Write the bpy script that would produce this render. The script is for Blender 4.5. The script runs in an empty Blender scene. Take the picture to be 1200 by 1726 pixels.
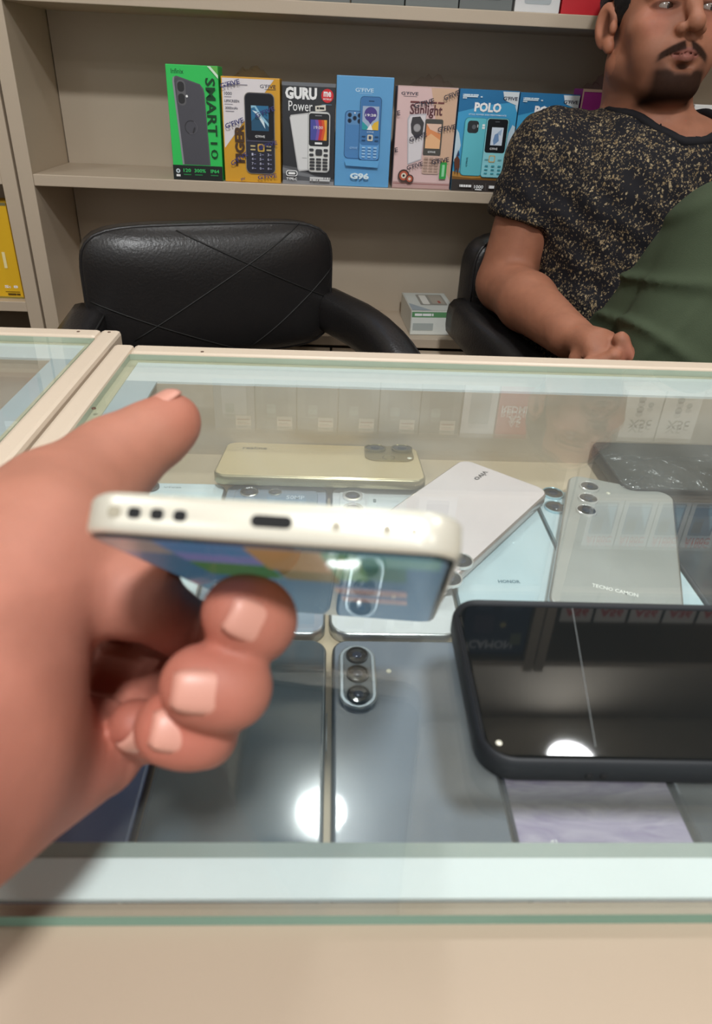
import bpy, bmesh, math, random
import numpy as np
from mathutils import Vector, Matrix
random.seed(7)
C = bpy.context.scene.collection
sc = bpy.context.scene

# ------------------------------------------------------------------ camera, light, exposure
ZC = 1.20                                   # camera height above the shop floor
FPX = 1166.0                                # focal length in pixels of the 1200 wide frame
CM = np.array([[0.9989, -0.0250, 0.0409], [0.0230, -0.4982, -0.8667], [0.0420, 0.8667, -0.4971]])  # right, down, forward
cd = bpy.data.cameras.new('camera')
cam = bpy.data.objects.new('camera', cd)
C.objects.link(cam)
_m = Matrix(((CM[0][0], -CM[1][0], -CM[2][0], 0), (CM[0][1], -CM[1][1], -CM[2][1], 0), (CM[0][2], -CM[1][2], -CM[2][2], ZC), (0, 0, 0, 1)))
cam.matrix_world = _m
cd.sensor_fit = 'HORIZONTAL'; cd.sensor_width = 36; cd.lens = FPX / 1200 * 36
cd.shift_y = -63 / 1200
cd.clip_start = 0.01; cd.clip_end = 50
cd.dof.use_dof = True; cd.dof.focus_distance = 0.80; cd.dof.aperture_fstop = 22
sc.camera = cam
sc.view_settings.view_transform = 'Standard'; sc.view_settings.look = 'None'
sc.view_settings.gamma = 1; sc.view_settings.use_curve_mapping = False
sc.view_settings.exposure = 1.17
sc.cycles.use_denoising = True
sc.cycles.max_bounces = 10; sc.cycles.transparent_max_bounces = 24
sc.cycles.sample_clamp_indirect = 0
sc.cycles.caustics_reflective = False; sc.cycles.caustics_refractive = False
w = bpy.data.worlds.new('daylight'); sc.world = w; w.use_nodes = True
w.node_tree.nodes['Background'].inputs[0].default_value = (0.95, 0.98, 1.0, 1)
w.node_tree.nodes['Background'].inputs[1].default_value = 0.24
LAMP = 60.0                                 # radiance of the round ceiling lamps
CEIL = 1.40
LAMPS = [(0.010, 1.30, 1.0), (0.765, 1.372, 1.0), (0.10, -0.62, 11.5), (-1.1, 0.3, 0.9), (1.3, 0.2, 0.9), (0.2, -1.9, 1.0), (-1.3, -1.5, 1.0), (1.5, -1.5, 1.0)]  # last five are unseen, added to lift the overall light

# ------------------------------------------------------------------ helpers
def px(x, y, Y):
    """point of the scene seen at pixel x, y of the photograph, at distance Y (camera at the origin)"""
    d = CM.T @ np.array([(x - 600) / FPX, (y - 800) / FPX, 1.0])
    return d * (Y / d[1])
def pz(x, y, z):
    d = CM.T @ np.array([(x - 600) / FPX, (y - 800) / FPX, 1.0])
    return d * (z / d[2])
def pcam(x, y, Z):
    return CM.T @ (np.array([(x - 600) / FPX, (y - 800) / FPX, 1.0]) * Z)

def lin(h):
    if isinstance(h, str):
        h = h.lstrip('#'); h = [int(h[i:i + 2], 16) for i in (0, 2, 4)]
    return [((c / 255) / 12.92 if c / 255 <= 0.04045 else ((c / 255 + 0.055) / 1.055) ** 2.4) for c in h]
MATS = {}
def mat(name, col, rough=0.5, metal=0.0, spec=0.5, coat=0.0, var=0.06, vscale=14, bump=0.0, bscale=200, emit=None, alpha=1.0):
    if name in MATS: return MATS[name]
    m = bpy.data.materials.new(name); m.use_nodes = True
    nt = m.node_tree; b = nt.nodes['Principled BSDF']
    c = lin(col)
    b.inputs['Roughness'].default_value = rough
    b.inputs['Metallic'].default_value = metal
    b.inputs['Specular IOR Level'].default_value = spec
    b.inputs['Coat Weight'].default_value = coat; b.inputs['Coat Roughness'].default_value = 0.04
    b.inputs['Alpha'].default_value = alpha
    tc = nt.nodes.new('ShaderNodeTexCoord')
    n = nt.nodes.new('ShaderNodeTexNoise'); n.inputs['Scale'].default_value = vscale; n.inputs['Detail'].default_value = 4
    nt.links.new(tc.outputs['Object'], n.inputs['Vector'])
    mx = nt.nodes.new('ShaderNodeMix'); mx.data_type = 'RGBA'
    mx.inputs[6].default_value = [x * (1 - var) for x in c] + [1]; mx.inputs[7].default_value = [min(1, x * (1 + var)) for x in c] + [1]
    nt.links.new(n.outputs['Fac'], mx.inputs[0]); nt.links.new(mx.outputs[2], b.inputs['Base Color'])
    if bump:
        n2 = nt.nodes.new('ShaderNodeTexNoise'); n2.inputs['Scale'].default_value = bscale; n2.inputs['Detail'].default_value = 3
        nt.links.new(tc.outputs['Object'], n2.inputs['Vector'])
        bp = nt.nodes.new('ShaderNodeBump'); bp.inputs['Strength'].default_value = bump; bp.inputs['Distance'].default_value = 0.002
        nt.links.new(n2.outputs['Fac'], bp.inputs['Height']); nt.links.new(bp.outputs['Normal'], b.inputs['Normal'])
    if emit:
        b.inputs['Emission Color'].default_value = [0.97, 0.99, 1, 1]; b.inputs['Emission Strength'].default_value = emit
    MATS[name] = m
    return m

def link(name, me, parent=None, kind=None):
    o = bpy.data.objects.new(name, me); C.objects.link(o)
    if parent is not None: o.parent = parent
    if kind: o['kind'] = kind
    return o
def thing(name, label, cat, loc=(0, 0, 0), rz=0.0, group=None, mtx=None):
    o = bpy.data.objects.new(name, None); C.objects.link(o); o.empty_display_size = 0.02
    if mtx is not None: o.matrix_world = mtx
    else:
        o.location = loc; o.rotation_euler = (0, 0, rz)
    o['label'] = label; o['category'] = cat
    if group: o['group'] = group
    return o
def tag(o, label, cat, group=None):
    o['label'] = label; o['category'] = cat
    if group: o['group'] = group
    return o

class MB:
    """collects shapes into one mesh"""
    def __init__(s): s.v = []; s.f = []; s.m = []; s.mats = []
    def mi(s, m):
        if m not in s.mats: s.mats.append(m)
        return s.mats.index(m)
    def add(s, v, f, m=None):
        o = len(s.v); s.v += [tuple(p) for p in v]; s.f += [tuple(i + o for i in q) for q in f]
        s.m += [s.mi(m) if m else 0] * len(f); return s
    def box(s, x0, y0, z0, x1, y1, z1, m=None, b=0.0):
        if b <= 0:
            v = [(x, y, z) for z in (z0, z1) for y in (y0, y1) for x in (x0, x1)]
            return s.add(v, [(0, 2, 3, 1), (4, 5, 7, 6), (0, 1, 5, 4), (2, 6, 7, 3), (0, 4, 6, 2), (1, 3, 7, 5)], m)
        bm = bmesh.new(); bmesh.ops.create_cube(bm, size=1)
        bmesh.ops.scale(bm, vec=(x1 - x0, y1 - y0, z1 - z0), verts=bm.verts)
        bmesh.ops.translate(bm, vec=((x0 + x1) / 2, (y0 + y1) / 2, (z0 + z1) / 2), verts=bm.verts)
        bmesh.ops.bevel(bm, geom=bm.edges[:] , offset=b, segments=2, affect='EDGES', profile=0.5)
        bm.verts.index_update()
        s.add([tuple(q.co) for q in bm.verts], [[q.index for q in f.verts] for f in bm.faces], m); bm.free(); return s
    def tube(s, pts, rad, m=None, n=10, cap=True):
        pts = [Vector(p) for p in pts]; k = len(pts)
        rad = rad if isinstance(rad, (list, tuple)) else [rad] * k
        v = []; f = []; up = Vector((0.13, 0.27, 0.95)).normalized()
        for i, p in enumerate(pts):
            t = (pts[min(i + 1, k - 1)] - pts[max(i - 1, 0)]).normalized()
            a = t.cross(up)
            if a.length < 0.05: a = t.cross(Vector((1, 0, 0)))
            a.normalize(); b = t.cross(a)
            for j in range(n):
                q = 2 * math.pi * j / n
                v.append(p + a * math.cos(q) * rad[i] + b * math.sin(q) * rad[i])
        for i in range(k - 1):
            for j in range(n):
                f.append((i * n + j, i * n + (j + 1) % n, (i + 1) * n + (j + 1) % n, (i + 1) * n + j))
        if cap: f.append(tuple(range(n))[::-1]); f.append(tuple((k - 1) * n + j for j in range(n)))
        return s.add(v, f, m)
    def lathe(s, prof, m=None, n=28, c=(0, 0, 0), cap=True):
        """prof: (radius, z) from bottom to top"""
        v = []; f = []; k = len(prof)
        for r, z in prof:
            for j in range(n):
                q = 2 * math.pi * j / n; v.append((c[0] + r * math.cos(q), c[1] + r * math.sin(q), c[2] + z))
        for i in range(k - 1):
            for j in range(n): f.append((i * n + j, i * n + (j + 1) % n, (i + 1) * n + (j + 1) % n, (i + 1) * n + j))
        if cap: f.append(tuple(range(n))[::-1]); f.append(tuple((k - 1) * n + j for j in range(n)))
        return s.add(v, f, m)
    def loft(s, rings, m=None, cap=True):
        n = len(rings[0]); v = []; f = []
        for r in rings: v += list(r)
        for i in range(len(rings) - 1):
            for j in range(n): f.append((i * n + j, i * n + (j + 1) % n, (i + 1) * n + (j + 1) % n, (i + 1) * n + j))
        if cap: f.append(tuple(range(n))[::-1]); f.append(tuple((len(rings) - 1) * n + j for j in range(n)))
        return s.add(v, f, m)
    def build(s, name, m=None, parent=None, smooth=False, kind=None, mtx=None, angle=None):
        me = bpy.data.meshes.new(name); v = s.v
        if mtx is not None: v = [tuple(mtx @ Vector(p)) for p in v]
        me.from_pydata(v, [], s.f)
        if s.mats and m is None:
            for q in s.mats: me.materials.append(q)
            me.polygons.foreach_set('material_index', s.m)
        elif m: me.materials.append(m)
        if smooth:
            if angle: me.set_sharp_from_angle(angle=math.radians(angle))
            me.polygons.foreach_set('use_smooth', [len(q) <= 6 for q in s.f])
        me.update()
        return link(name, me, parent, kind)

def rring(w, l, r, z, inset=0.0, seg=7, cx=0.0, cy=0.0):
    """outline of a rounded rectangle"""
    w2 = w / 2 - inset; l2 = l / 2 - inset; r = max(0.0002, r - inset); out = []
    for (sx, sy, a0) in ((1, 1, 0), (-1, 1, 90), (-1, -1, 180), (1, -1, 270)):
        for i in range(seg + 1):
            a = math.radians(a0 + 90 * i / seg)
            out.append((cx + sx * (w2 - r) + r * math.cos(a), cy + sy * (l2 - r) + r * math.sin(a), z))
    return out

# text outlines -------------------------------------------------------------
_TX = {}
def text_mesh(body, bold=0.0, shear=0.0):
    k = (body, bold, shear)
    if k in _TX: return _TX[k]
    cu = bpy.data.curves.new('tmp_text', 'FONT'); cu.body = body; cu.size = 1.0; cu.offset = bold; cu.shear = shear
    cu.resolution_u = 2; cu.fill_mode = 'FRONT'
    o = bpy.data.objects.new('tmp_text', cu)
    me = o.to_mesh()
    v = np.array([tuple(q.co)[:2] for q in me.vertices]); f = [tuple(p.vertices) for p in me.polygons]
    o.to_mesh_clear(); bpy.data.objects.remove(o); bpy.data.curves.remove(cu)
    lo = v.min(0); hi = v.max(0); v = (v - lo) / np.maximum(hi - lo, 1e-6)
    _TX[k] = (v, f); return _TX[k]

class Print:
    """flat print on a w x h face: u to the right, v up, thin layers of ink"""
    def __init__(s, w, h, step=0.00012): s.w = w; s.h = h; s.b = MB(); s.k = 0; s.step = step
    def _put(s, pts, faces, m):
        s.k += 1
        s.b.add([(u * s.w, v * s.h, s.k * s.step) for u, v in pts], faces, m); return s
    def poly(s, pts, m): return s._put(pts, [tuple(range(len(pts)))], m)
    def rect(s, u0, v0, u1, v1, m): return s.poly([(u0, v0), (u1, v0), (u1, v1), (u0, v1)], m)
    def rrect(s, u0, v0, u1, v1, r, m):
        W = (u1 - u0) * s.w; H = (v1 - v0) * s.h
        ring = rring(W, H, min(r * s.w, W / 2.01, H / 2.01), 0, 0, 4)
        return s.poly([((u0 + u1) / 2 + x / s.w, (v0 + v1) / 2 + y / s.h) for x, y, z in ring], m)
    def disc(s, u, v, r, m, n=16): return s.poly([(u + r * math.cos(2 * math.pi * i / n), v + r * s.w / s.h * math.sin(2 * math.pi * i / n)) for i in range(n)], m)
    def ring(s, u, v, r0, r1, m, n=20, a0=0, a1=360):
        q = s.w / s.h; pts = []; fs = []
        for i in range(n + 1):
            a = math.radians(a0 + (a1 - a0) * i / n)
            pts += [(u + r0 * math.cos(a), v + r0 * q * math.sin(a)), (u + r1 * math.cos(a), v + r1 * q * math.sin(a))]
        for i in range(n): fs.append((2 * i, 2 * i + 1, 2 * i + 3, 2 * i + 2))
        return s._put(pts, fs, m)
    def text(s, t, u0, v0, u1, v1, m, bold=0.0, rot=0, shear=0.0):
        """text squeezed into the box u0..u1, v0..v1; rot 90 reads upward, -90 downward"""
        v, f = text_mesh(t, bold, shear)
        if rot == 90: p = [(u1 - y * (u1 - u0), v0 + x * (v1 - v0)) for x, y in v]
        elif rot == -90: p = [(u0 + y * (u1 - u0), v1 - x * (v1 - v0)) for x, y in v]
        elif rot == 180: p = [(u1 - x * (u1 - u0), v1 - y * (v1 - v0)) for x, y in v]
        else: p = [(u0 + x * (u1 - u0), v0 + y * (v1 - v0)) for x, y in v]
        return s._put(p, f, m)
    def slant(s, t, u, v, wid, hei, deg, m, bold=0.02):
        """text centred at u, v, turned by deg"""
        vv, f = text_mesh(t, bold, 0); a = math.radians(deg); p = []
        for x, y in vv:
            X = (x - .5) * wid * s.w; Yy = (y - .5) * hei * s.h
            p.append((u + (X * math.cos(a) - Yy * math.sin(a)) / s.w, v + (X * math.sin(a) + Yy * math.cos(a)) / s.h))
        return s._put(p, f, m)
    def scribble(s, u0, v0, u1, v1, m, n=4):
        """a line of print too small to read: word-like dashes"""
        rnd = random.Random(int(u0 * 977 + v0 * 3331)); cuts = [0] + sorted(rnd.random() for _ in range(n - 1)) + [1]; pts = []; fs = []
        for i in range(n):
            a = u0 + (u1 - u0) * (cuts[i] + (.03 if i else 0)); b = u0 + (u1 - u0) * cuts[i + 1]
            if b - a < .004: continue
            k = len(pts); pts += [(a, v0), (b, v0), (b, v1), (a, v1)]; fs.append((k, k + 1, k + 2, k + 3))
        return s._put(pts, fs, m)
    def build(s, name, parent, mtx): return s.b.build(name, None, parent, mtx=mtx)

def FRONT(w): return Matrix(((1, 0, 0, -w / 2), (0, 0, -1, -0.0002), (0, 1, 0, 0), (0, 0, 0, 1)))   # u->x, v->z, ink towards -y
def ink(h, rough=0.35):
    h2 = '%02x%02x%02x' % tuple(min(255, int(int(h[i:i + 2], 16) * 1.05 + 6)) for i in (0, 2, 4)); return mat('ink_' + h.lower(), h2, rough, 0, 0.4, var=0.02)

# distance-field bodies ------------------------------------------------------
class Field:
    def __init__(s, xs, ys, zs):
        s.a = [np.asarray(q, np.float32) for q in (xs, ys, zs)]
        s.F = np.full([len(q) for q in s.a], 1.0, np.float32)
    def sl(s, lo, hi):
        out = []
        for q, l, h in zip(s.a, lo, hi):
            i = np.searchsorted(q, l); j = np.searchsorted(q, h)
            out.append(slice(max(0, i - 1), min(len(q), j + 1)))
        return tuple(out)
    def g(s, S): return s.a[0][S[0]][:, None, None], s.a[1][S[1]][None, :, None], s.a[2][S[2]][None, None, :]
    def join(s, S, d, k, mode=1):
        A = s.F[S]
        if A.size == 0: return
        if mode == 1:
            if k <= 0: s.F[S] = np.minimum(A, d); return
            h = np.maximum(k - np.abs(A - d), 0) / k; s.F[S] = np.minimum(A, d) - h * h * k * 0.25
        else:
            d = -d; kk = max(k, 1e-6); h = np.maximum(kk - np.abs(A - d), 0) / kk; s.F[S] = np.maximum(A, d) + h * h * kk * 0.25
    def cap(s, a, b, ra, rb=None, k=0.01, mode=1, sq=None):
        rb = ra if rb is None else rb; a = np.asarray(a, float); b = np.asarray(b, float)
        R = max(ra, rb) * (1.3 if sq else 1) + k + 0.012
        S = s.sl(np.minimum(a, b) - R, np.maximum(a, b) + R); X, Y, Z = s.g(S)
        if min(X.size, Y.size, Z.size) == 0: return s
        d = b - a; L = float(d @ d) + 1e-12
        t = np.clip(((X - a[0]) * d[0] + (Y - a[1]) * d[1] + (Z - a[2]) * d[2]) / L, 0, 1)
        qx = X - a[0] - t * d[0]; qy = Y - a[1] - t * d[1]; qz = Z - a[2] - t * d[2]
        if sq is not None:                     # flatten along a direction: (vector, factor)
            n = np.asarray(sq[0], float); n = n / np.linalg.norm(n); e = (qx * n[0] + qy * n[1] + qz * n[2]) * (1 / sq[1] - 1)
            qx = qx + e * n[0]; qy = qy + e * n[1]; qz = qz + e * n[2]
        D = np.sqrt(qx * qx + qy * qy + qz * qz) - (ra + (rb - ra) * t)
        if sq is not None: D = D * min(1.0, sq[1] * 1.15)
        s.join(S, D, k, mode); return s
    def chain(s, pts, rad, k=0.006, mode=1):
        for i in range(len(pts) - 1): s.cap(pts[i], pts[i + 1], rad[i], rad[i + 1], k, mode)
        return s
    def ell(s, c, r, k=0.01, mode=1, R=None):
        c = np.asarray(c, float); r = np.asarray(r, float)
        m = (max(r) if R is not None else r) + k + 0.015
        S = s.sl(c - m, c + m); X, Y, Z = s.g(S)
        if min(X.size, Y.size, Z.size) == 0: return s
        x = X - c[0]; y = Y - c[1]; z = Z - c[2]
        if R is not None:
            R = np.asarray(R)
            x, y, z = (R[0, 0] * x + R[0, 1] * y + R[0, 2] * z, R[1, 0] * x + R[1, 1] * y + R[1, 2] * z, R[2, 0] * x + R[2, 1] * y + R[2, 2] * z)
        k0 = np.sqrt((x / r[0]) ** 2 + (y / r[1]) ** 2 + (z / r[2]) ** 2)
        k1 = np.sqrt((x / r[0] ** 2) ** 2 + (y / r[1] ** 2) ** 2 + (z / r[2] ** 2) ** 2) + 1e-9
        s.join(S, (k0 * (k0 - 1) / k1).astype(np.float32), k, mode); return s
    def half(s, n, p, k=0.002):
        """keep only the side where n.(x-p) < 0"""
        X, Y, Z = s.g((slice(None),) * 3)
        D = (n[0] * (X - p[0]) + n[1] * (Y - p[1]) + n[2] * (Z - p[2])).astype(np.float32)
        s.F = np.maximum(s.F, D); return s
    def mesh(s):
        F = s.F
        for sl_ in ((0,), (-1,), (slice(None), 0), (slice(None), -1), (slice(None), slice(None), 0), (slice(None), slice(None), -1)): F[sl_] = np.maximum(F[sl_], .001)   # close at the border
        neg = F < 0
        c = neg[:-1, :-1, :-1].astype(np.int8)
        for i, j, k in ((1, 0, 0), (0, 1, 0), (0, 0, 1), (1, 1, 0), (1, 0, 1), (0, 1, 1), (1, 1, 1)):
            c = c + neg[i:F.shape[0] - 1 + i, j:F.shape[1] - 1 + j, k:F.shape[2] - 1 + k]
        act = (c > 0) & (c < 8); idx = np.argwhere(act); n = len(idx)
        idm = np.full(act.shape, -1, np.int32); idm[act] = np.arange(n)
        I, J, K = idx.T; P = np.zeros((n, 3)); W = np.zeros(n); ax = s.a
        co = [(0, 0, 0), (1, 0, 0), (0, 1, 0), (1, 1, 0), (0, 0, 1), (1, 0, 1), (0, 1, 1), (1, 1, 1)]
        val = [F[I + a, J + b, K + e] for a, b, e in co]; pos = [np.stack([ax[0][I + a], ax[1][J + b], ax[2][K + e]], 1) for a, b, e in co]
        for a, b in ((0, 1), (2, 3), (4, 5), (6, 7), (0, 2), (1, 3), (4, 6), (5, 7), (0, 4), (1, 5), (2, 6), (3, 7)):
            m = (val[a] < 0) != (val[b] < 0)
            t = val[a][m] / (val[a][m] - val[b][m]); P[m] += pos[a][m] + (pos[b][m] - pos[a][m]) * t[:, None]; W[m] += 1
        P /= W[:, None]; quads = []
        for axis in range(3):
            A = np.moveaxis(neg, axis, 0); M = np.moveaxis(idm, axis, 0)
            ch = A[1:, 1:-1, 1:-1] != A[:-1, 1:-1, 1:-1]; q = np.argwhere(ch)
            i, j, k = q.T; first = A[i, j + 1, k + 1]
            a = M[i, j, k]; b = M[i, j + 1, k]; cc = M[i, j + 1, k + 1]; d = M[i, j, k + 1]
            Q = np.stack([a, b, cc, d], 1); flip = ~first if axis != 1 else first
            Q[flip] = Q[flip][:, ::-1]; quads.append(Q)
        return P, np.concatenate(quads)

def mesh_from(P, Q, name, m, parent=None, col=None, smooth_it=0):
    me = bpy.data.meshes.new(name)
    if smooth_it:
        for _ in range(smooth_it):
            acc = np.zeros_like(P); cnt = np.zeros(len(P))
            for a in range(4):
                for b in (1, 3):
                    np.add.at(acc, Q[:, a], P[Q[:, (a + b) % 4]]); np.add.at(cnt, Q[:, a], 1)
            P = P * 0.5 + acc / np.maximum(cnt, 1)[:, None] * 0.5
    me.vertices.add(len(P)); me.vertices.foreach_set('co', P.astype(np.float32).ravel())
    me.loops.add(len(Q) * 4); me.loops.foreach_set('vertex_index', Q.astype(np.int32).ravel())
    me.polygons.add(len(Q)); me.polygons.foreach_set('loop_start', np.arange(len(Q), dtype=np.int32) * 4)
    me.polygons.foreach_set('use_smooth', [True] * len(Q))
    me.update(calc_edges=True); me.validate()
    if col is not None:
        at = me.attributes.new('tint', 'FLOAT_COLOR', 'POINT')
        at.data.foreach_set('color', np.concatenate([col(P), np.ones((len(P), 1))], 1).astype(np.float32).ravel())
    me.materials.append(m)
    return link(name, me, parent)

# ------------------------------------------------------------------ materials
BEIGE = mat('beige_laminate', 'c2b19c', 0.42, var=0.035, vscale=5, bump=0.05, bscale=400)
BEIGE_B = mat('beige_board', 'bdae9a', 0.6, var=0.03, vscale=3)
RIM = mat('cream_painted_wood', 'd3c2ae', 0.38, var=0.04, vscale=9, bump=0.06, bscale=300)
WALLM = mat('grey_wall_paint', 'b9b0a2', 0.8)
CEILM = mat('ceiling_paint', 'e6e2da', 0.9)
FLOORM = mat('floor_tile', 'b8aa98', 0.3)
WHITEL = mat('white_ledge', 'dfe5e6', 0.35, var=0.03, vscale=20)
SIDEL = mat('blue_grey_ledge', 'b3c0c6', 0.35, var=0.03, vscale=20)
GREYL = mat('grey_green_strip', '9ba59f', 0.4, 0.2)
REBATE = mat('glass_bed', 'c3bda0', 0.5, var=0.1, vscale=40)
DARKGAP = mat('dark_gap', '4b4a40', 0.8)
TRAYM = mat('tray_board', 'c9b79d', 0.5, var=0.08, vscale=18)

def glass_mat():
    m = bpy.data.materials.new('clear_glass'); m.use_nodes = True; nt = m.node_tree; nt.nodes.clear()
    out = nt.nodes.new('ShaderNodeOutputMaterial')
    tr = nt.nodes.new('ShaderNodeBsdfTransparent'); tr.inputs[0].default_value = (0.965, 0.985, 0.975, 1)
    gl = nt.nodes.new('ShaderNodeBsdfGlossy'); gl.inputs['Roughness'].default_value = 0.0
    gl.inputs[0].default_value = (1, 1, 1, 1)
    fr = nt.nodes.new('ShaderNodeFresnel'); geo = nt.nodes.new('ShaderNodeNewGeometry'); io = nt.nodes.new('ShaderNodeMapRange'); io.inputs[3].default_value = 1.5; io.inputs[4].default_value = 1 / 1.5
    nt.links.new(geo.outputs['Backfacing'], io.inputs[0]); nt.links.new(io.outputs[0], fr.inputs['IOR'])
    mx = nt.nodes.new('ShaderNodeMixShader')
    nt.links.new(fr.outputs[0], mx.inputs[0]); nt.links.new(tr.outputs[0], mx.inputs[1]); nt.links.new(gl.outputs[0], mx.inputs[2])
    # dust, wiping marks and fine scratches
    tc = nt.nodes.new('ShaderNodeTexCoord')
    n = nt.nodes.new('ShaderNodeTexNoise'); n.inputs['Scale'].default_value = 9; n.inputs['Detail'].default_value = 8; n.inputs['Distortion'].default_value = 1.2
    nt.links.new(tc.outputs['Object'], n.inputs['Vector'])
    mr = nt.nodes.new('ShaderNodeMapRange'); mr.inputs[1].default_value = 0.42; mr.inputs[2].default_value = 0.75
    mr.inputs[3].default_value = 0.022; mr.inputs[4].default_value = 0.085
    nt.links.new(n.outputs['Fac'], mr.inputs[0])
    df = nt.nodes.new('ShaderNodeBsdfDiffuse'); df.inputs[0].default_value = (0.75, 0.8, 0.78, 1)
    m2 = nt.nodes.new('ShaderNodeMixShader')
    nt.links.new(mr.outputs[0], m2.inputs[0]); nt.links.new(mx.outputs[0], m2.inputs[1]); nt.links.new(df.outputs[0], m2.inputs[2])
    nt.links.new(m2.outputs[0], out.inputs[0]); return m
GLASS = glass_mat()
GEDGE = mat('glass_edge_green', '6f9484', 0.15, var=0.1, vscale=30)

def plastic_mat():
    m = bpy.data.materials.new('clear_plastic_film'); m.use_nodes = True; nt = m.node_tree; nt.nodes.clear()
    out = nt.nodes.new('ShaderNodeOutputMaterial'); tr = nt.nodes.new('ShaderNodeBsdfTransparent'); tr.inputs[0].default_value = (0.93, 0.92, 0.9, 1)
    gl = nt.nodes.new('ShaderNodeBsdfGlossy'); gl.inputs['Roughness'].default_value = 0.2
    tc = nt.nodes.new('ShaderNodeTexCoord'); n = nt.nodes.new('ShaderNodeTexNoise'); n.inputs['Scale'].default_value = 120; n.inputs['Detail'].default_value = 3
    bp = nt.nodes.new('ShaderNodeBump'); bp.inputs['Strength'].default_value = 0.6; bp.inputs['Distance'].default_value = 0.004
    nt.links.new(tc.outputs['Object'], n.inputs['Vector']); nt.links.new(n.outputs['Fac'], bp.inputs['Height']); nt.links.new(bp.outputs[0], gl.inputs['Normal'])
    mx = nt.nodes.new('ShaderNodeMixShader'); mx.inputs[0].default_value = 0.13
    nt.links.new(tr.outputs[0], mx.inputs[1]); nt.links.new(gl.outputs[0], mx.inputs[2]); nt.links.new(mx.outputs[0], out.inputs[0]); return m
FILM = plastic_mat()

# ------------------------------------------------------------------ room
def struct(name, x0, y0, z0, x1, y1, z1, m):
    o = MB().box(x0, y0, z0 + ZC, x1, y1, z1 + ZC, m).build(name, m); o['kind'] = 'structure'; return o
struct('floor', -2.6, -3.2, -1.26, 2.8, 1.60, -1.20, FLOORM)
struct('ceiling', -2.6, -3.2, CEIL, 2.8, 1.60, CEIL + 0.06, CEILM)
struct('wall_back', -2.6, 1.55, -1.20, 2.8, 1.60, CEIL, WALLM)
struct('wall_left', -2.65, -3.2, -1.20, -2.6, 1.60, CEIL, WALLM)
struct('wall_right', 2.8, -3.2, -1.20, 2.85, 1.60, CEIL, WALLM)
_first = None
LAMP_TXT = ['round ceiling downlight directly above the shelf of feature phone boxes', 'round ceiling downlight above the right-hand bay near the wall', 'big round ceiling light over the customer side of the counter',
            'added unseen ceiling light by the left wall', 'added unseen ceiling light by the right wall over the counter end', 'added unseen ceiling light at the shop entrance middle', 'added unseen ceiling light at the shop entrance left', 'added unseen ceiling light at the shop entrance right']
for i, (x, y, k) in enumerate(LAMPS):
    t = thing('ceiling_light', LAMP_TXT[i], 'ceiling light', (x, y, ZC + CEIL), 0, 'round ceiling lights')
    r = 0.073 if i < 2 else 0.105 if i == 2 else 0.15
    MB().lathe([(r + 0.016, -0.0002), (r + 0.016, -0.006), (r + 0.004, -0.016), (r, -0.013), (r, -0.0002)], cap=False).build('trim_ring', mat('white_lamp_ring', 'f0f0ee', 0.4), t, True)
    MB().lathe([(0.0005, -0.0125), (r, -0.0125)][::-1], cap=False).build('diffuser', mat('lamp_diffuser_%s' % (['small', 'strong', 'plain'][0 if i < 2 else 1 if k > 2 else 2]), 'ffffff', 0.5, emit=LAMP * (0.8 if i < 2 else k * 0.22)), t)

# ------------------------------------------------------------------ shelf units along the back wall
YF, YB = 1.235, 1.411
SHELF = [-0.415, -0.1574, 0.096, 0.350, 0.600, 0.856]
def shelf_unit(x0, x1, label, tops):
    t = thing('shelf_unit', label, 'shelf', ((x0 + x1) / 2, YF, 0)); X = (x0 + x1) / 2; a = x0 - X; b = x1 - X; d = YB - YF + 0.016
    for s in (a, b - 0.0238): MB().box(s, 0, 0.10, s + 0.0238, d, ZC + 0.874, b=0.0012).build('upright', BEIGE, t)
    MB().box(a + 0.0255, YB - YF, 0.10, b - 0.0255, d, ZC + 0.84).build('back_panel', BEIGE_B, t)
    for z in tops:
        MB().box(a + 0.0239, 0.0008, ZC + z - 0.018, b - 0.0239, YB - YF, ZC + z, b=0.0012).build('shelf_board', BEIGE, t)
    mid = 0
    for (u0, u1) in ((a + 0.026, mid - 0.002), (mid + 0.002, b - 0.026)):
        dr = MB().box(u0, -0.016, 0.12, u1, 0.0005, ZC + SHELF[0] - 0.022, b=0.0015).build('cabinet_door', BEIGE, t)
        hx = u1 - 0.05 if u1 <= 0 else u0 + 0.05
        MB().tube([(hx, -0.016, 0.50), (hx, -0.036, 0.50), (hx, -0.036, 0.60), (hx, -0.016, 0.60)], 0.005).build('handle', mat('brushed_steel', 'b0b0ae', 0.3, 1.0), dr, True)
    MB().box(a, 0.03, 0, b, d, 0.10).build('plinth', mat('dark_plinth', '4a443d', 0.6), t)
    return t
shelf_unit(-0.515, 0.5195, 'beige laminate shelf unit behind the chairs holding the row of feature phone boxes', SHELF)
shelf_unit(-1.555, -0.519, 'beige shelf unit at the left edge holding the tall yellow box', [-0.37, -0.1574, 0.096, 0.350, 0.600, 0.856])
shelf_unit(0.5235, 1.558, 'beige shelf unit behind the seated man on the right side', SHELF)

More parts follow.
